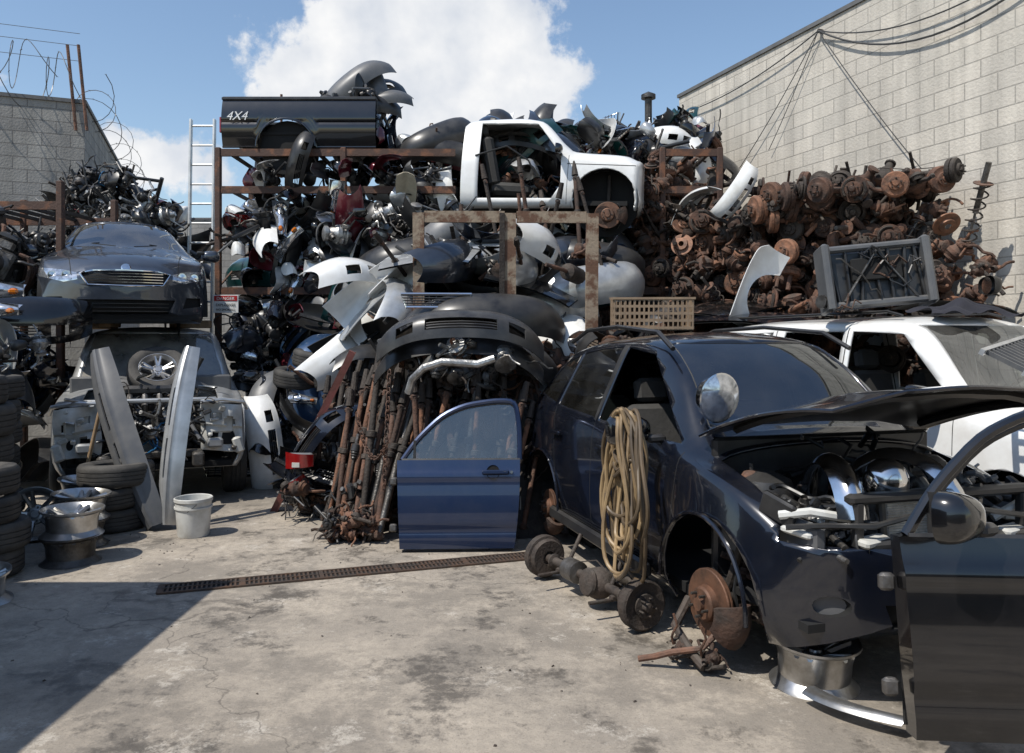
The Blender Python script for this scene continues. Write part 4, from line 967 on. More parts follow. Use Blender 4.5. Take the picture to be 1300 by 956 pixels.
k_=empty('sedan_car',(-5.31,10.8,1.8),(math.radians(.5),math.radians(1.0),heading(.45,-.893))); k_.scale=(1,1.03,1.08)
finish_shell(bm,'sedan','kia',k_,'glassd'); ob('trim',mb.mesh('sedan_trim'),k_)
# ---- stripped silver SUV below
S_s=dict(x=(-2.2,2.05),W=.98,kf=.2,kr=.1,crown=.07,c=dict(
 top=[(-2.2,1.7),(-2.0,1.88),(-1,1.92),(.2,1.93),(.45,1.88),(1.0,1.33),(1.1,1.27),(2.0,1.18),(2.05,1.1)],
 belt=[(-2.2,1.2),(0,1.18),(1.0,1.16),(2.05,1.05)],
 wt=[(-2.2,.7),(0,.72),(.4,.72),(1.1,.82),(2.05,.78)],
 wb=[(-2.2,.93),(0,.95),(1.5,.95),(2.05,.92)],
 wm=[(-2.2,.95),(0,.98),(1.5,.98),(2.05,.95)],
 sill=[(-2.2,.4),(2.05,.4)]))
def suv(S,windows,arch,opened=()):
    bm=shell_bm(S,.07)
    for s in (-1,1):
        for cx,r in arch: bmesh.ops.delete(bm,geom=cut(bm,circ(cx,.4,r),'y',side(s)),context='FACES')
        for i,p in enumerate(windows):
            fs=cut(bm,p,'y',side(s))
            if i in opened: bmesh.ops.delete(bm,geom=fs,context='FACES')
            else:
                for f in fs: f.material_index=1
    return bm
bm=suv(S_s,([(.85,1.24),(.35,1.78),(-.2,1.8),(-.2,1.24)],[(-.28,1.24),(-.28,1.8),(-1,1.8),(-1,1.24)],[(-1.1,1.24),(-1.1,1.8),(-1.9,1.76),(-1.95,1.24)]),((-1.35,.43),(1.35,.43)))
for f in cut(bm,[(-.76,1.34),(.76,1.34),(.64,1.85),(-.64,1.85)],'x',lambda f:.2<f.calc_center_median().x<1.15 and f.normal.z>.2 and f.normal.x>.15): f.material_index=1
bmesh.ops.delete(bm,geom=cut(bm,[(1.2,-.66),(1.2,.66),(2.4,.66),(2.4,-.66)],'z',topf),context='FACES')
bmesh.ops.delete(bm,geom=[f for f in bm.faces if f.calc_center_median().x>1.95],context='FACES')
ss=empty('stripped_suv',(-4.6,10.15,0),(0,0,heading(.4,-.917)))
finish_shell(bm,'stripped','silver',ss,'glassv')
mb=MB(); interior(mb,.05,-.85,.75); wells(mb,(-1.35,),.45,.4); mb.box((0,0,.42),(4.0,1.6,.06),'dark'); mb.cbox((1.1,0,.95),(.08,1.7,.8),'gplastic')
for s in (-1,1):
    mb.cbox((1.6,s*.7,.9),(.8,.28,.34),'wplastic',b=.04)
    def bkt(u,v): return (2.0+.05*math.sin(u*7)*math.sin(v*6)+.04*(v>.5),s*(.48+.42*u),.58+.52*v-.05*u)
    mb.grid(bkt,18,20,'wplastic',lambda u,v:((u-.35)**2+(v-.3)**2<.012) or ((u-.7)**2+(v-.62)**2<.02) or (.2<u<.5 and .66<v<.8),.02)
    mb.cbox((1.97,s*.7,.85),(.02,.4,.46),'dark')
    mb.tube([(2.04,s*.48,1.1),(2.08,s*.7,1.12),(2.0,s*.92,1.08),(1.85,s*.96,1.0)],.022,'silver',7)
    mb.cbox((2.08,s*.62,.66),(.12,.16,.1),'silver',b=.02); mb.cbox((2.05,s*.86,.62),(.07,.1,.18),'wplastic',(.3,0,0),.02)
    mb.cbox((1.6,s*.45,.5),(1.1,.09,.14),'rustd'); mb.cbox((2.1,s*.45,.5),(.2,.12,.15),'steel',b=.02)
    for k in range(12): mb.cbox((2.05+U(-.02,.04),s*U(.45,.88),U(.5,1.12)),(U(.02,.05),U(.03,.1),U(.02,.07)),R.choice(['plastic','silver','wplastic','steel']),(U(-.5,.5),U(-.5,.5),U(-.5,.5)),.008)
mb.cbox((2.0,0,1.12),(.08,1.3,.05),'silver',b=.015); mb.cbox((2.0,0,.55),(.08,1.0,.08),'steel',b=.015)
for k in range(14):
    p=Vector((U(1.5,2.05),U(-.7,.7),U(.8,1.1))); pts=[p]
    for _ in range(8): p=p+Vector((U(-.1,.12),U(-.14,.14),U(-.12,.08))); pts.append(p)
    mb.tube(pts,U(.006,.016),'blackhose',6)
add_tyre(mb,(1.35,.86,.36),(0,1,0),.37,.24,.22); add_rim(mb,(1.35,.86,.36),(0,1,0),.22,.2); add_tyre(mb,(1.35,-.86,.36),(0,1,0),.37,.24,.22)
for s in (-1,1): mb.T=Matrix.Translation((.8,s*1.1,1.3))@(Matrix.Rotation(PI,4,'X') if s>0 else Matrix())@Matrix.Scale(1.1,4); mirror(mb,'black'); mb.T=Matrix()
ob('structure',mb.mesh('stripped_structure'),ss)
ob('engine',ENG[2],ss,(1.55,0,.8),(0,0,1.57),1.2); ob('radiator',P['radiator'],ss,(1.85,0,.75),(0,0,0),1)
for i in range(30): ob('component',R.choice(LA+LD+TAN+LD),ss,(U(1.3,2.05),U(-.42,.42),U(.5,1.1)),rrot(),U(.6,1))
ob('spare_wheel',P['wheel'],ss,(1.32,.05,1.4),(.0,math.radians(48),0),.98)
ob('cowl_panel',BUMP[3],ss,(1.15,0,1.3),(0,-1.1,0),(.5,.9,.4))
bk=empty('timber_blocks',(-5,10,2)); 
for x,y in ((-4.9,9.6),(-5.9,11.3),(-4.2,10.3),(-5.3,10.1)):
    m_=MB(); m_.cbox((0,0,0),(.5,.14,.1),'wood',b=.01); put(bk,'block',m_.mesh('blk'),(x,y,1.97),(0,0,U(0,3)))
def longb(mb,mat,L_=1.75,w=.3,curl=.12):
    def fn(u,v): x=(u-.5)*L_; s=abs(u-.5)*2; return (x,(v-.5)*w*(1-.35*s**3),curl*(1-s**2.5)+.07*math.sin(PI*v)+.018*(abs(v-.5)<.12)-.03*(v<.12))
    mb.grid(fn,28,16,mat,lambda u,v:.3<v<.42 and (.25<u<.45 or .55<u<.75),.015)
def lean(name,me,top,bot,tw=0):
    t=Vector(top);b=Vector(bot);d=(b-t).normalized(); fw=Vector((0.1,-1,.25)); y=fw.cross(d).normalized(); z=d.cross(y)
    m=Matrix((d,y,z)).transposed().to_4x4(); m.translation=(t+b)/2; m=m@Matrix.Rotation(tw,4,'X')
    o=ob(name,me); o.matrix_world=m; return o
lean('bumper_cover',mk(longb,'lb1','gplastic',1.85,.34,.1),(-4.05,7.75,1.62),(-3.3,7.3,.06),.25)
lean('bumper_cover',mk(longb,'lb2','silver',1.7,.26,.1),(-3.15,7.75,1.66),(-3.2,7.35,.06),.2)
def stack(x,y,n,z0=0,key='tyre'):
    p=empty('tire_stack',(x,y,z0)); h=.2 if key=='tyre' else .24
    for i in range(n): ob('tyre',P[key],p,(U(-.05,.05),U(-.05,.05),h*.53+i*h*1.02),(U(-.03,.03),U(-.03,.03),U(0,6)),U(.92,1.04))
    return p
stack(-3.72,7.35,3); 
stack(-3.98,5.85,4); stack(-4.45,6.4,6,0,'tyre_big'); stack(-4.75,7.0,7); stack(-5.1,6.4,6,0,'tyre_big'); stack(-5.4,7.2,7); stack(-4.5,5.5,6,0)
tp=empty('loose_tires',(-2.4,9.6,1.2))
for p,r in (((-2.6,9.7,1.3),(.1,.1,0)),((-2.1,9.6,1.32),(.15,-.1,0)),((-2.35,9.65,1.52),(.05,.15,0)),((-1.75,9.4,1.5),(.3,.2,0))): put(tp,'tyre',P['tyre'],p,r,1)
rp=empty('wheel_rim_pile',(-3.6,6.5,0))
for p,r,k in (((-3.5,6.25,.11),(0,0,0),'rim_steel'),((-3.5,6.27,.32),(.03,0,1),'rim'),((-3.7,6.75,.12),(.02,0,0),'rim_steel'),((-3.72,6.8,.34),(0,.05,0),'rim'),((-4.1,7.6,.12),(0,0,0),'rim'),((-4.1,7.55,.33),(0,.08,0),'rim'),((-3.6,5.25,.1),(.1,0,0),'rim'),((-4.2,6.95,.22),(1.3,0,.4),'rim')):
    put(rp,'rim',P[k],p,r,1.08)
sc_=empty('scrap_engine_parts',(-5.0,7.4,1.6)); scat(sc_,'car_part',LD+LA+LD+SMALL+BUMP[:3],34,lambda:(U(-5.6,-4.75),U(6.8,8.0),U(1.4,1.75)),(.6,.9))
mb=MB(); mb.lathe([(0,0),(.125,0),(.13,.01),(.148,.3),(.158,.3),(.158,.325),(.15,.33),(.145,.325),(.125,.02),(0,.02)],'wplastic',n=28); mb.lathe([(.147,.24),(.156,.24),(.156,.255),(.148,.255)],'wplastic',n=28)
mb.tube([(.155*math.cos(a),.155*math.sin(a)*.9-.02,.29-.12*math.sin(a)) for a in [PI*i/12 for i in range(13)]],.003,'steel',4)
ob('bucket',mb.mesh('bucket'),None,(-2.87,7.1,0),(0,0,2),1.05)
mb=MB(); mb.cyl((0,0,0),(.25,.1,1.3),.018,'wood'); ob('wood_pole',mb.mesh('wp'),None,(-4.2,7.55,0))
mb=MB(); mb.box((0,0,.8),(.07,.04,1.9),'redsteel'); mb.box((.03,0,.8),(.01,.1,1.9),'redsteel'); ob('steel_channel',mb.mesh('sc'),None,(-2.4,8.1,.1),(.2,.45,.2))
# ================================================================ CENTRE PILE
cp=empty('scrap_parts_pile',(-.5,8.3,0))
def hC(x,y):
    y0=6.75 if x<-1.25 else 6.95
    f=min(max((y-y0)/1.1,0),1)**.6; xl=-1.0-(y-6.8)*.45; xr=.45+(y-6.8)*.25
    sd=min(max((x-xl)/.55,0),1)**.6*min(max((xr-x)/.4,0),1)**.6
    return (1.55*f+.25*max(0,min(y-7.8,2.8)))*sd
mb=MB(); mb.grid(lambda u,v:(-3+4.6*u,6.7+4.3*v,max(hC(-3+4.6*u,6.7+4.3*v)-.25,-.05)),40,36,'rustd'); mb.v=[v-cp.location for v in mb.v]; ob('core',mb.mesh('pile_core'),cp)
def pC(x0=-2.8,x1=1.5,y0=6.8,y1=10.8,k=(.7,1.02)):
    def f():
        for _ in range(80):
            x,y=U(x0,x1),U(y0,y1); h=hC(x,y); z=h*U(*k)
            if x>-1.2 and y<7.35+max(0,.9-z)*.1: continue
            if h>.25: return (x,y,max(.1,z))
        return (-.5,8,1)
    return f
HUBS=[P['knuckle'],P['drum'],P['rotor'],P['spring']]
scat(cp,'engine',ENG+LR,44,pC(-1.6,.4,7.0,8.0,(.3,1)),(.65,.85))
scat(cp,'mechanical_part',LR+LD+HUBS+[P['subframe'],P['cv'],TAN[4],TAN[0]],230,pC(-2,.4,6.85,8.5,(.15,1)),(.65,.95))
scat(cp,'car_part',[BUMP[0],BUMP[1],BUMP[2],BUMP[3],BUMP[9],BUMP[5],BUMP[4],FEND[1]]+LR+LD+CUP[:3]+[P['subframe'],P['exhaust'],P['leaf']]*3,120,pC(-2.8,1.4,8.4,10.8,(.8,1.05)),(.7,1.0))
for i in range(70):
    t=i/70; bx=-1.95+.78*t+U(-.1,.05); by=8.0-1.05*t+U(-.05,.25)
    me=R.choice(SH+[P['cv'],P['leaf'],SH[0],SH[1]]); 
    if me==P['leaf']: put(cp,'leaf_spring',me,(bx+.25,by+.25,.65),(0,-1.15+U(-.2,.2),U(.2,.9)),U(.8,1.0))
    else: put(cp,'drive_shaft',me,(bx,by-.1,.06),(U(-.45,-.15),U(.08,.4),U(0,.2)),U(.75,1.05))
for i in range(22): put(cp,'drive_shaft',R.choice(SH),(U(-1.0,.15),U(6.95,7.15),.1),(U(-.35,-.05),U(-.25,.25),0),U(.7,.95))
scat(cp,'loose_part',LR+LD+HUBS[:3],22,lambda:(U(-1.6,-1.22),U(6.8,7.1),U(.05,.2)),(.4,.65))
scat(cp,'loose_part',LR+LD+[BUMP[10],BUMP[6]],32,lambda:(U(-2.2,-1.6),U(7.6,8.4),U(.05,.7)),(.5,.8))
put(cp,'tail_lamp',P['tail'],(-2.05,7.6,.6),(0,0,-1.6),.9); put(cp,'tail_lamp',P['tail'],(-2.1,7.65,.35),(.6,0,-1.3),.8)
mb=MB()
def chain(a,b,s,n):
    a=Vector(a);b=Vector(b)
    for i in range(n):
        p=a.lerp(b,i/n)-Vector((0,0,s*4*(i/n)*(1-i/n))); q=a.lerp(b,(i+1)/n)-Vector((0,0,s*4*((i+1)/n)*(1-(i+1)/n))); d=(q-p); L_=d.length*.72; d.normalize()
        u=d.orthogonal() if i%2 else d.cross(d.orthogonal()); u.normalize(); c=(p+q)/2
        mb.tube([c+d*L_*math.cos(t)+u*.02*math.sin(t) for t in [2*PI*k/8 for k in range(8)]],.006,'rust',4,True)
chain((-1.05,6.75,1.5),(-1.08,6.65,.5),.0,26); chain((-1.4,7.1,1.1),(-1.05,6.6,.9),.25,24)
mb.v=[v-cp.location for v in mb.v]; ob('chain',mb.mesh('chain'),cp)
tb=empty('truck_bumper_stack',(-.45,7.2,1.8))
put(tb,'bumper_cover',BUMP[0],(-.45,6.95,1.93),(0,-.75,-1.5),(.9,.92,.8)); put(tb,'bumper_cover',BUMP[1],(-.5,7.15,1.75),(0,-1.0,-1.62),(.9,.95,.8)); put(tb,'bumper_cover',BUMP[11],(-.3,7.5,1.65),(0,-.6,-1.5),.95)
put(tb,'bumper_cover',BUMP[1],(-.2,7.8,2.05),(0,-.4,-1.4),1); put(tb,'grille',P['grille'],(-.75,7.8,2.15),(0,-.3,-1.5),.7)
scat(tb,'exhaust_part',[LR[0],LR[1],LR[3],LA[1],LD[0],LR[5]],18,lambda:(U(-.9,.2),U(7,7.6),U(1.4,1.7)),(.6,.9))
mb=MB(); mb.tube([(-.9,6.85,1.3),(-.86,6.8,1.42),(-.76,6.79,1.52),(-.6,6.78,1.57),(-.45,6.79,1.56),(-.3,6.8,1.55),(-.15,6.8,1.6)],.035,'alu',10); mb.v=[v-tb.location for v in mb.v]; ob('pipe',mb.mesh('pp'),tb)
mb=MB(); 
for x in (0,.98): mb.box((x,0,.9),(.12,.08,1.8),'oldpaint')
mb.box((.89,-.02,.9),(.055,.08,1.8),'rustd'); mb.box((1.86,0,.9),(.13,.08,1.8),'oldpaint')
mb.box((.49,0,1.76),(.856,.07,.12),'oldpaint'); mb.box((1.42,0,1.76),(.746,.07,.12),'oldpaint'); mb.box((.49,0,.55),(.856,.06,.08),'rust'); mb.box((1.42,0,.5),(.746,.06,.08),'rust')
ob('steel_frame',mb.mesh('gate'),None,(-1.0,8.5,1.32),(math.radians(3),0,.03))
wp=empty('body_panel_stack',(-1.3,9.2,2.3))
for x,z,ry,m_ in ((-1.55,2.25,-.75,FEND[0]),(-1.4,2.45,-.7,PAN[12]),(-1.25,2.35,-.75,BUMP[5]),(-1.7,2.1,-.8,PAN[3]),(-1.05,2.6,-.6,PAN[4]),(-.9,2.75,-.2,HOOD[1]),(-.5,2.7,-.1,BUMP[9]),(.2,2.6,.1,BUMP[5]),(.3,2.45,.2,HOOD[2]),(-.2,2.9,.05,PAN[4]),(.5,2.75,.1,BUMP[4]),(-1.6,2.55,-.7,BUMP[4])):
    put(wp,'panel',m_,(x,9.2+U(-.2,.2),z),(U(-.3,.3),ry,U(-.3,.3)),.95)
scat(wp,'bumper_bar',[BUMP[0],BUMP[1],BUMP[2],BUMP[9],BUMP[10],BUMP[5],BUMP[12]]+LR+LD+[P['exhaust'],P['leaf']]*2+SH[:2],64,lambda:(U(-1.2,1.1),U(9.0,10.6),U(2.2,2.95)),(.7,1),lambda:(U(-.3,.3),U(-.4,.4)+R.choice((0,0,1.5)),-1.57+U(-.5,.5)))
# ---- white pickup cab
S_w=dict(x=(-.95,1.45),W=.9,kf=.08,kr=.02,crown=.05,capr=.2,c=dict(
 top=[(-.95,1.62),(-.85,1.68),(-.2,1.7),(.1,1.66),(.5,1.28),(.58,1.22),(1.3,1.16),(1.45,1.1)],
 belt=[(-.95,1.08),(.5,1.06),(1.45,.98)],
 wt=[(-.95,.66),(0,.68),(.55,.78),(1.45,.76)], wb=[(-.95,.86),(1.45,.87)], wm=[(-.95,.9),(1.45,.9)], sill=[(-.95,.42),(1.45,.44)]))
bm=shell_bm(S_w,.06)
for s in (-1,1):
    bmesh.ops.delete(bm,geom=cut(bm,circ(1.0,.5,.42),'y',side(s)),context='FACES')
    bmesh.ops.delete(bm,geom=cut(bm,[(.42,1.1),(.08,1.56),(-.7,1.58),(-.7,.52),(.3,.52),(.42,.7)],'y',side(s)),context='FACES')
    seam(bm,(.5,.45),(.52,1.1),s); seam(bm,(.5,.98),(1.4,.95),s,.012)
bmesh.ops.delete(bm,geom=cut(bm,[(-.7,1.27),(.7,1.27),(.6,1.62),(-.6,1.62)],'x',lambda f:.0<f.calc_center_median().x<.6 and f.normal.z>.2 and f.normal.x>.15),context='FACES')
bmesh.ops.delete(bm,geom=[f for f in bm.faces if f.calc_center_median().x>1.5 or f.calc_center_median().x<-.98],context='FACES')
wc=empty('pickup_truck_cab',(.35,11.35,3.13),(0,math.radians(2),heading(.985,-.17)))
finish_shell(bm,'cab','white',wc,sol=.03)
mb=MB(); mb.box((.2,0,.48),(2.2,1.5,.06),'dark'); mb.cbox((.5,0,.95),(.15,1.5,.35),'gplastic',b=.05); wells(mb,(1.0,),.44,.5,.9)
mb.tube([(-.75,-.85,1.1),(-.3,-.95,1.2),(0,-.98,1.0),(.1,-.95,.8)],.012,'blackhose',6)
for s in (-1,1): mb.cyl((1.0,s*.5,.35),(1.0,s*.8,.32),.12,'rust',None,16)
ob('structure',mb.mesh('cab_struct'),wc); ob('seat',P['seat'],wc,(-.35,-.35,.7),(0,0,.3),1.1); ob('seat',P['seat'],wc,(-.35,.35,.7),(0,.3,0),1.1); ob('air_intake',CUP[1],wc,(-.1,-.5,.95),(0,.3,1),1)
for i in range(20): ob('debris',R.choice(LD+CUP[:3]+LR+[TAN[0]]),wc,(U(-.6,.9),U(-.6,.5),U(.55,1.0)),rrot(),.6)
ob('hub',P['knuckle'],wc,(1.05,-.75,.32),(0,0,0),1.1)
mb=MB(); mb.T=Matrix.Translation((.4,-.98,1.15))@Matrix.Scale(.9,4); mirror(mb,'black'); ob('mirror',mb.mesh('mw'),wc)
mb=MB()
for s in (-1,1):
    for z in range(5): mb.box((0,s*.17,.025+z*.065),(.72,.012,.022),'crate'); mb.box((s*.36,0,.025+z*.065),(.012,.34,.022),'crate')
    for i in range(17): mb.box((-.352+i*.044,s*.17,.15),(.012,.014,.28),'crate')
    for i in range(8): mb.box((s*.36,-.15+i*.043,.15),(.014,.012,.28),'crate')
mb.box((0,0,.01),(.72,.34,.012),'crate'); mb.box((0,.172,.293),(.75,.03,.02),'crate'); mb.box((0,-.172,.293),(.75,.03,.02),'crate')
ob('plastic_crate',mb.mesh('crate'),None,(1.36,7.7,1.86),(.05,0,-.05),1.05)
sd=empty('scrap_axle_stack',(1.3,8.6,0))
scat(sd,'part',LR+LD+AX+BUMP[:3]+HUBS,100,lambda:(U(.75,2.0),U(7.9,9.6),U(.2,1.75)),(.7,1))
# ---- white SUV
S_v=dict(x=(-2.35,2.25),W=.97,kf=.25,kr=.1,crown=.06,c=dict(
 top=[(-2.35,1.78),(-2.25,1.93),(-1,1.98),(.25,1.98),(.5,1.93),(1.12,1.33),(1.25,1.27),(2.1,1.17),(2.25,1.05)],
 belt=[(-2.35,1.22),(0,1.2),(1.0,1.17),(2.25,1.0)],
 wt=[(-2.35,.72),(0,.76),(.4,.76),(1.1,.82),(2.25,.76)], wb=[(-2.35,.92),(0,.94),(2.25,.9)], wm=[(-2.35,.94),(0,.97),(2.25,.94)], sill=[(-2.35,.4),(2.25,.38)]))
bm=suv(S_v,([(.95,1.27),(.42,1.81),(-.12,1.84),(-.12,1.25)],[(-.22,1.25),(-.22,1.84),(-.98,1.84),(-1.05,1.25)],[(-1.2,1.25),(-1.15,1.84),(-2.0,1.8),(-2.1,1.25)]),((-1.4,.42),(1.4,.42)),(0,1))
for f in cut(bm,[(-.76,1.34),(.76,1.34),(.66,1.89),(-.66,1.89)],'x',lambda f:.2<f.calc_center_median().x<1.25 and f.normal.z>.2 and f.normal.x>.15): f.material_index=1
for s in (-1,1): seam(bm,(-.17,.5),(-.17,1.87),s,.012); seam(bm,(1.0,.5),(.98,1.2),s); seam(bm,(-1.1,.75),(-1.1,1.87),s,.012)
vs=empty('white_suv',(3.85,7.33,0),(0,0,heading(.40,-.917)))
finish_shell(bm,'wsuv','white',vs,'glassd')
mb=MB(); interior(mb,.1,-.9,.8); wells(mb,(-1.4,1.4),.44,.4); mb.box((0,0,.42),(4.2,1.6,.06),'dark')
for s in (-1,1):
    mb.tube([(.3,s*.66,1.97),(.15,s*.66,2.01),(-1.9,s*.64,2.0),(-2.1,s*.64,1.93)],.014,'plastic',6)
    mb.T=Matrix.Translation((.85,s*1.1,1.32))@(Matrix.Rotation(PI,4,'X') if s>0 else Matrix())@Matrix.Scale(1.2,4); mirror(mb,'black'); mb.T=Matrix()
    for x in (-1.4,1.4): add_tyre(mb,(x,s*.85,.36),(0,1,0),.37,.24,.22); add_rim(mb,(x,s*.85,.36),(0,s,0),.22,.2)
ob('trim',mb.mesh('wsuv_trim'),vs)
mb=MB()
mb.cbox((0,0,0),(.82,.22,.52),'plastic',b=.05)
for i in range(7): mb.cbox((-.36+i*.12,-.13,0),(.025,.05,.48),'plastic',(0,.1*(i%3-1),0),b=.008)
for z in (-.25,.25): mb.cbox((0,-.14,z),(.9,.07,.06),'gplastic',b=.02)
mb.cbox((0,-.16,.05),(.42,.03,.2),'dark'); mb.cbox((-.42,-.08,0),(.07,.3,.6),'gplastic',b=.02); mb.cbox((.42,-.08,0),(.07,.3,.6),'gplastic',b=.02)
for k in range(8):
    p=Vector((U(-.3,.3),-.18,U(-.2,.2))); pts=[p]
    for _ in range(8): p=p+Vector((U(-.09,.09),U(-.02,.01),U(-.09,.09))); pts.append(p)
    mb.tube(pts,.008,R.choice(['blackhose','steel','rust','blackhose']),5)
mb.tube([(-.3,-.17,-.22),(0,-.2,.2),(.3,-.17,-.22)],.014,'steel',6); mb.cyl((-.42,-.1,-.2),(-.5,-.15,-.2),.06,'steel')
ob('folded_car_seat_frame',mb.mesh('bin'),None,(3.35,7.35,2.34),(math.radians(-8),math.radians(-5),-.1),1.05)
mb=MB()
mb.grid(lambda u,v:((u-.5)*.75*(1+.15*math.sin(v*9)),(v-.5)*.45*(1+.2*math.sin(u*8)),.12*math.exp(-((u-.5)/.3)**2-((v-.5)/.35)**2)+.03*math.sin(u*17+3*v)*math.cos(v*11+u*4)),30,24,'cloth'); ob('dark_jacket',mb.mesh('jacket'),None,(3.95,6.9,2.0),(.1,0,.2))
th=empty('spare_body_panels',(3,9.6,2))
put(th,'hood',HOOD[3],(3.0,9.3,2.0),(0,-.05,-.6),1.2); put(th,'hood',HOOD[2],(2.5,9.7,2.15),(0,.05,-2.4),1); put(th,'fender',FEND[0],(2.75,9.0,2.35),(0,-1.15,.4),.85); put(th,'fender',BUMP[4],(2.8,9.9,3.55),(1.0,.5,-1.7),.5)
put(th,'hood',HOOD[2],(4.6,8.1,2.1),(0,0,.5),.7); put(th,'mirror',MIR[2],(4.75,7.8,2.3),(0,0,0),1.2)
mb=MB()
for i in range(12): mb.box((0,-.5+i*.09,0),(.28,.02,.03),'gplastic')
for x in (-.14,.14): mb.box((x,0,0),(.03,1.15,.04),'silver')
ob('roof_rack_section',mb.mesh('rr'),None,(3.62,5.55,1.66),(.1,.5,-.75))
# ================================================================ AXLE PILE
ap=empty('axle_pile',(3.5,10,0))
def front(t): return Vector((1.75+3.3*t,10.9-2.75*t,0))
def ztop(t): return 3.32+.12*math.sin(t*9+1)+.15*t
mb=MB(); mb.grid(lambda u,v:front(u)+Vector((.35+.5*v,.7+.9*v,(ztop(u)-.25)*min(1,v*2.5)+.1*math.sin(u*20))),24,8,'rustd'); mb.v=[v-ap.location for v in mb.v]; ob('core',mb.mesh('ax_core'),ap)
def axp(p,rz):
    lim=3.36+.376*(14-p.y)-.25-.85*abs(math.sin(rz))
    p.x=min(p.x,lim); return p
for k in range(12):
    z=1.35+.2*k; dep=.05*k
    for j in range(18):
        t=(j+U(-.4,.4))/18
        if z>ztop(t): continue
        rz=U(-.9,.5) if R.random()<.62 else U(1.0,2.2)*R.choice((1,-1))
        p=axp(front(t)+Vector((.04*k,dep+U(-.05,.3)+.62,z+U(-.08,.08))),rz)
        put(ap,'axle',R.choice(AX),p,(U(-.35,.35),U(0,6.28),rz),U(.85,1.08))
def bits():
    t=U(0,.95); return axp(front(t)+Vector((U(0,.4),U(0,.5),U(1.3,ztop(t)))),.3)
scat(ap,'brake_part',[P['drum'],P['drum'],P['rotor'],P['knuckle'],P['spring']]+LR[:4],150,bits,(.8,1.1))
for i in range(46):
    t=U(.03,.9); rz=U(0,3.1); p=axp(front(t)+Vector((U(.2,.8),U(.5,1.3),ztop(t)+U(-.05,.12))),rz)
    put(ap,'axle',R.choice(AX),p,(U(-.15,.15),U(0,6),rz),U(.9,1.1))
scat(ap,'part',[P['drum'],P['knuckle'],P['leaf']]+LR+AX,64,lambda:(U(1.9,3.0),U(11,12),U(2.5,4.0)),(.75,1.0))
ds=empty('danger_sign',(-3.85,10.6,2.25)); mb=MB(); mb.cbox((0,0,0),(.34,.01,.24),'signw',b=.002); mb.box((0,-.0075,.075),(.31,.004,.07),'signr'); mb.box((0,.2,-.05),(.03,.4,.03),'rustd'); ob('board',mb.mesh('sgn'),ds)
for t,z,s,m_ in (('DANGER',.052,.06,'signw'),('EXPLOSIVES',-.03,.05,'plastic'),('NO SMOKING',-.09,.04,'plastic')):
    c=bpy.data.curves.new('t','FONT'); c.body=t; c.size=s; c.align_x='CENTER'; c.extrude=.001; c.materials.append(M[m_]); ob('lettering',c,ds,(0,-.0115,z),(PI/2,0,0))
mb=MB(); 
for x,y,z in ((-3.6,12.3,5.6),(2.05,12.6,5.0),(.7,12.4,5.2)): mb.cyl((x,y,4.3),(x,y,z),.02,'rust2')
ob('rack_uprights',mb.mesh('rods'),None)
# ================================================================ LIGHT, SKY, CAMERA
Ls=Vector((-.44,-.34,.83)).normalized()
sd_=bpy.data.lights.new('sun','SUN'); sd_.energy=5.0; sd_.angle=math.radians(.5); sd_.color=(1,.955,.88)
so=bpy.data.objects.new('sun',sd_); link(so); so.rotation_euler=Ls.to_track_quat('Z','Y').to_euler(); so.location=(-5,-5,12)
w=bpy.data.worlds.new('World'); scn.world=w; w.use_nodes=True; N=w.node_tree.nodes; L=w.node_tree.links
bg=N['Background']; bg.inputs['Strength'].default_value=.15
sky=N.new('ShaderNodeTexSky'); sky.sky_type='NISHITA'; sky.sun_disc=False; sky.sun_elevation=math.asin(Ls.z); sky.sun_rotation=math.atan2(Ls.x,Ls.y); sky.air_density=1.2; sky.dust_density=.5; sky.ozone_density=2.0
tc=N.new('ShaderNodeTexCoord')
def vm(op,a,b=None):
    n=N.new('ShaderNodeVectorMath'); n.operation=op; L.new(a,n.inputs[0])
    if b is not None: n.inputs[1].default_value=b
    return n
def mth(op,a,b):
    n=N.new('ShaderNodeMath'); n.operation=op
    for i,x in enumerate((a,b)):
        if isinstance(x,(int,float)): n.inputs[i].default_value=x
        else: L.new(x,n.inputs[i])
    return n.outputs[0]
dirn=tc.outputs['Generated']
no=N.new('ShaderNodeTexNoise'); no.inputs['Scale'].default_value=9; no.inputs['Detail'].default_value=14; no.inputs['Roughness'].default_value=.62; L.new(dirn,no.inputs['Vector'])
acc=None
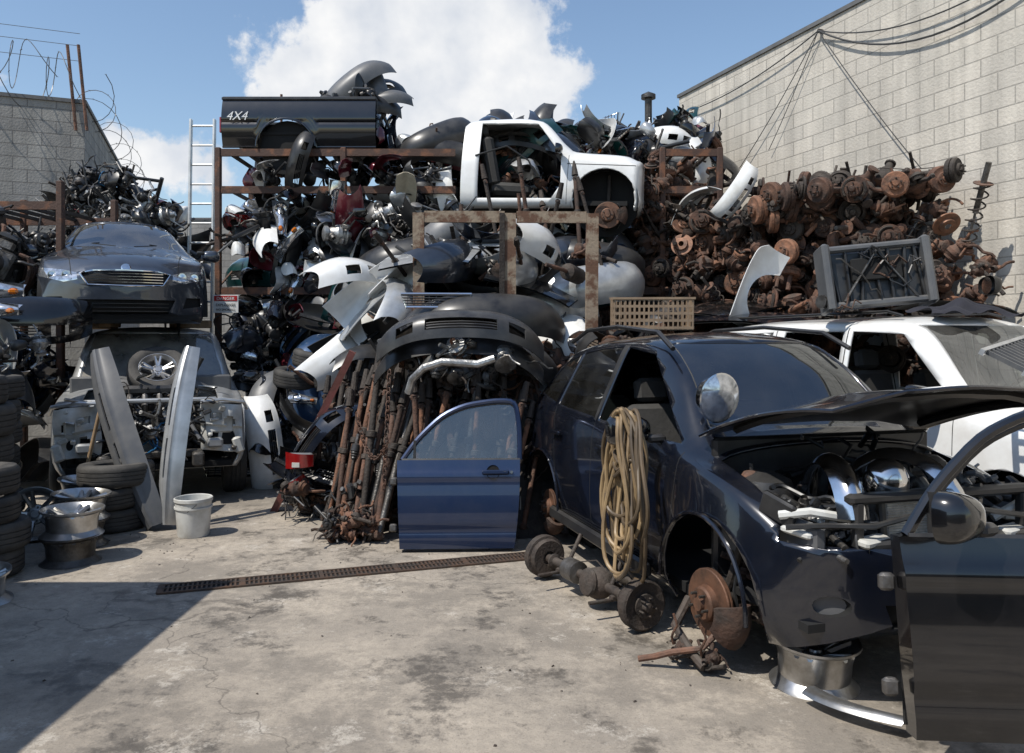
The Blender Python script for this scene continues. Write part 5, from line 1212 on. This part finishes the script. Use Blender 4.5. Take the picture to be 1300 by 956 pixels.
for c,r,k in (((-.12,.93,.33),(.13,.6,.075),1.4),((-.22,.92,.30),(.09,.6,.06),1.15),((-.03,.93,.33),(.08,.6,.10),1.3),((-.42,.89,.2),(.11,.6,.05),.75),((.03,.9,.42),(.12,.6,.025),.7),((.02,.95,.27),(.06,.6,.05),.9),((.6,.7,.35),(.2,.5,.06),.8),((-.7,.5,.3),(.2,.4,.08),.8)):
    s=vm('SUBTRACT',dirn,c); m_=vm('MULTIPLY',s.outputs[0],(1/r[0],1/r[1],1/r[2])); l=N.new('ShaderNodeVectorMath'); l.operation='LENGTH'; L.new(m_.outputs[0],l.inputs[0])
    v=mth('SUBTRACT',k,l.outputs['Value']); acc=v if acc is None else mth('MAXIMUM',acc,v)
nn=mth('MULTIPLY',mth('SUBTRACT',no.outputs['Fac'],.5),3.0)
val=mth('ADD',acc,nn)
mr=N.new('ShaderNodeMapRange'); mr.interpolation_type='SMOOTHSTEP'; mr.inputs['From Min'].default_value=-.05; mr.inputs['From Max'].default_value=.3; L.new(val,mr.inputs['Value'])
n2=N.new('ShaderNodeTexNoise'); n2.inputs['Scale'].default_value=11; n2.inputs['Detail'].default_value=9; L.new(dirn,n2.inputs['Vector'])
cr=N.new('ShaderNodeMapRange'); cr.inputs['From Min'].default_value=.38; cr.inputs['From Max'].default_value=.64; L.new(n2.outputs['Fac'],cr.inputs['Value'])
cm=N.new('ShaderNodeMix'); cm.data_type='RGBA'; cm.inputs[6].default_value=(4.5,4.8,5.3,1); cm.inputs[7].default_value=(6.5,6.5,6.5,1); L.new(cr.outputs['Result'],cm.inputs[0])
mx=N.new('ShaderNodeMix'); mx.data_type='RGBA'; L.new(mr.outputs['Result'],mx.inputs[0]); L.new(sky.outputs[0],mx.inputs[6]); L.new(cm.outputs[2],mx.inputs[7]); L.new(mx.outputs[2],bg.inputs['Color'])
cam=bpy.data.cameras.new('camera'); co=bpy.data.objects.new('camera',cam); link(co); co.location=(0,0,1.75); co.rotation_euler=(PI/2,0,0)
cam.sensor_width=36; cam.lens=27.7; cam.shift_y=-.0346; cam.clip_end=1000; cam.clip_start=.05; scn.camera=co
scn.view_settings.view_transform='Standard'; scn.view_settings.look='None'; scn.view_settings.exposure=0
print('objects',len(bpy.data.objects))
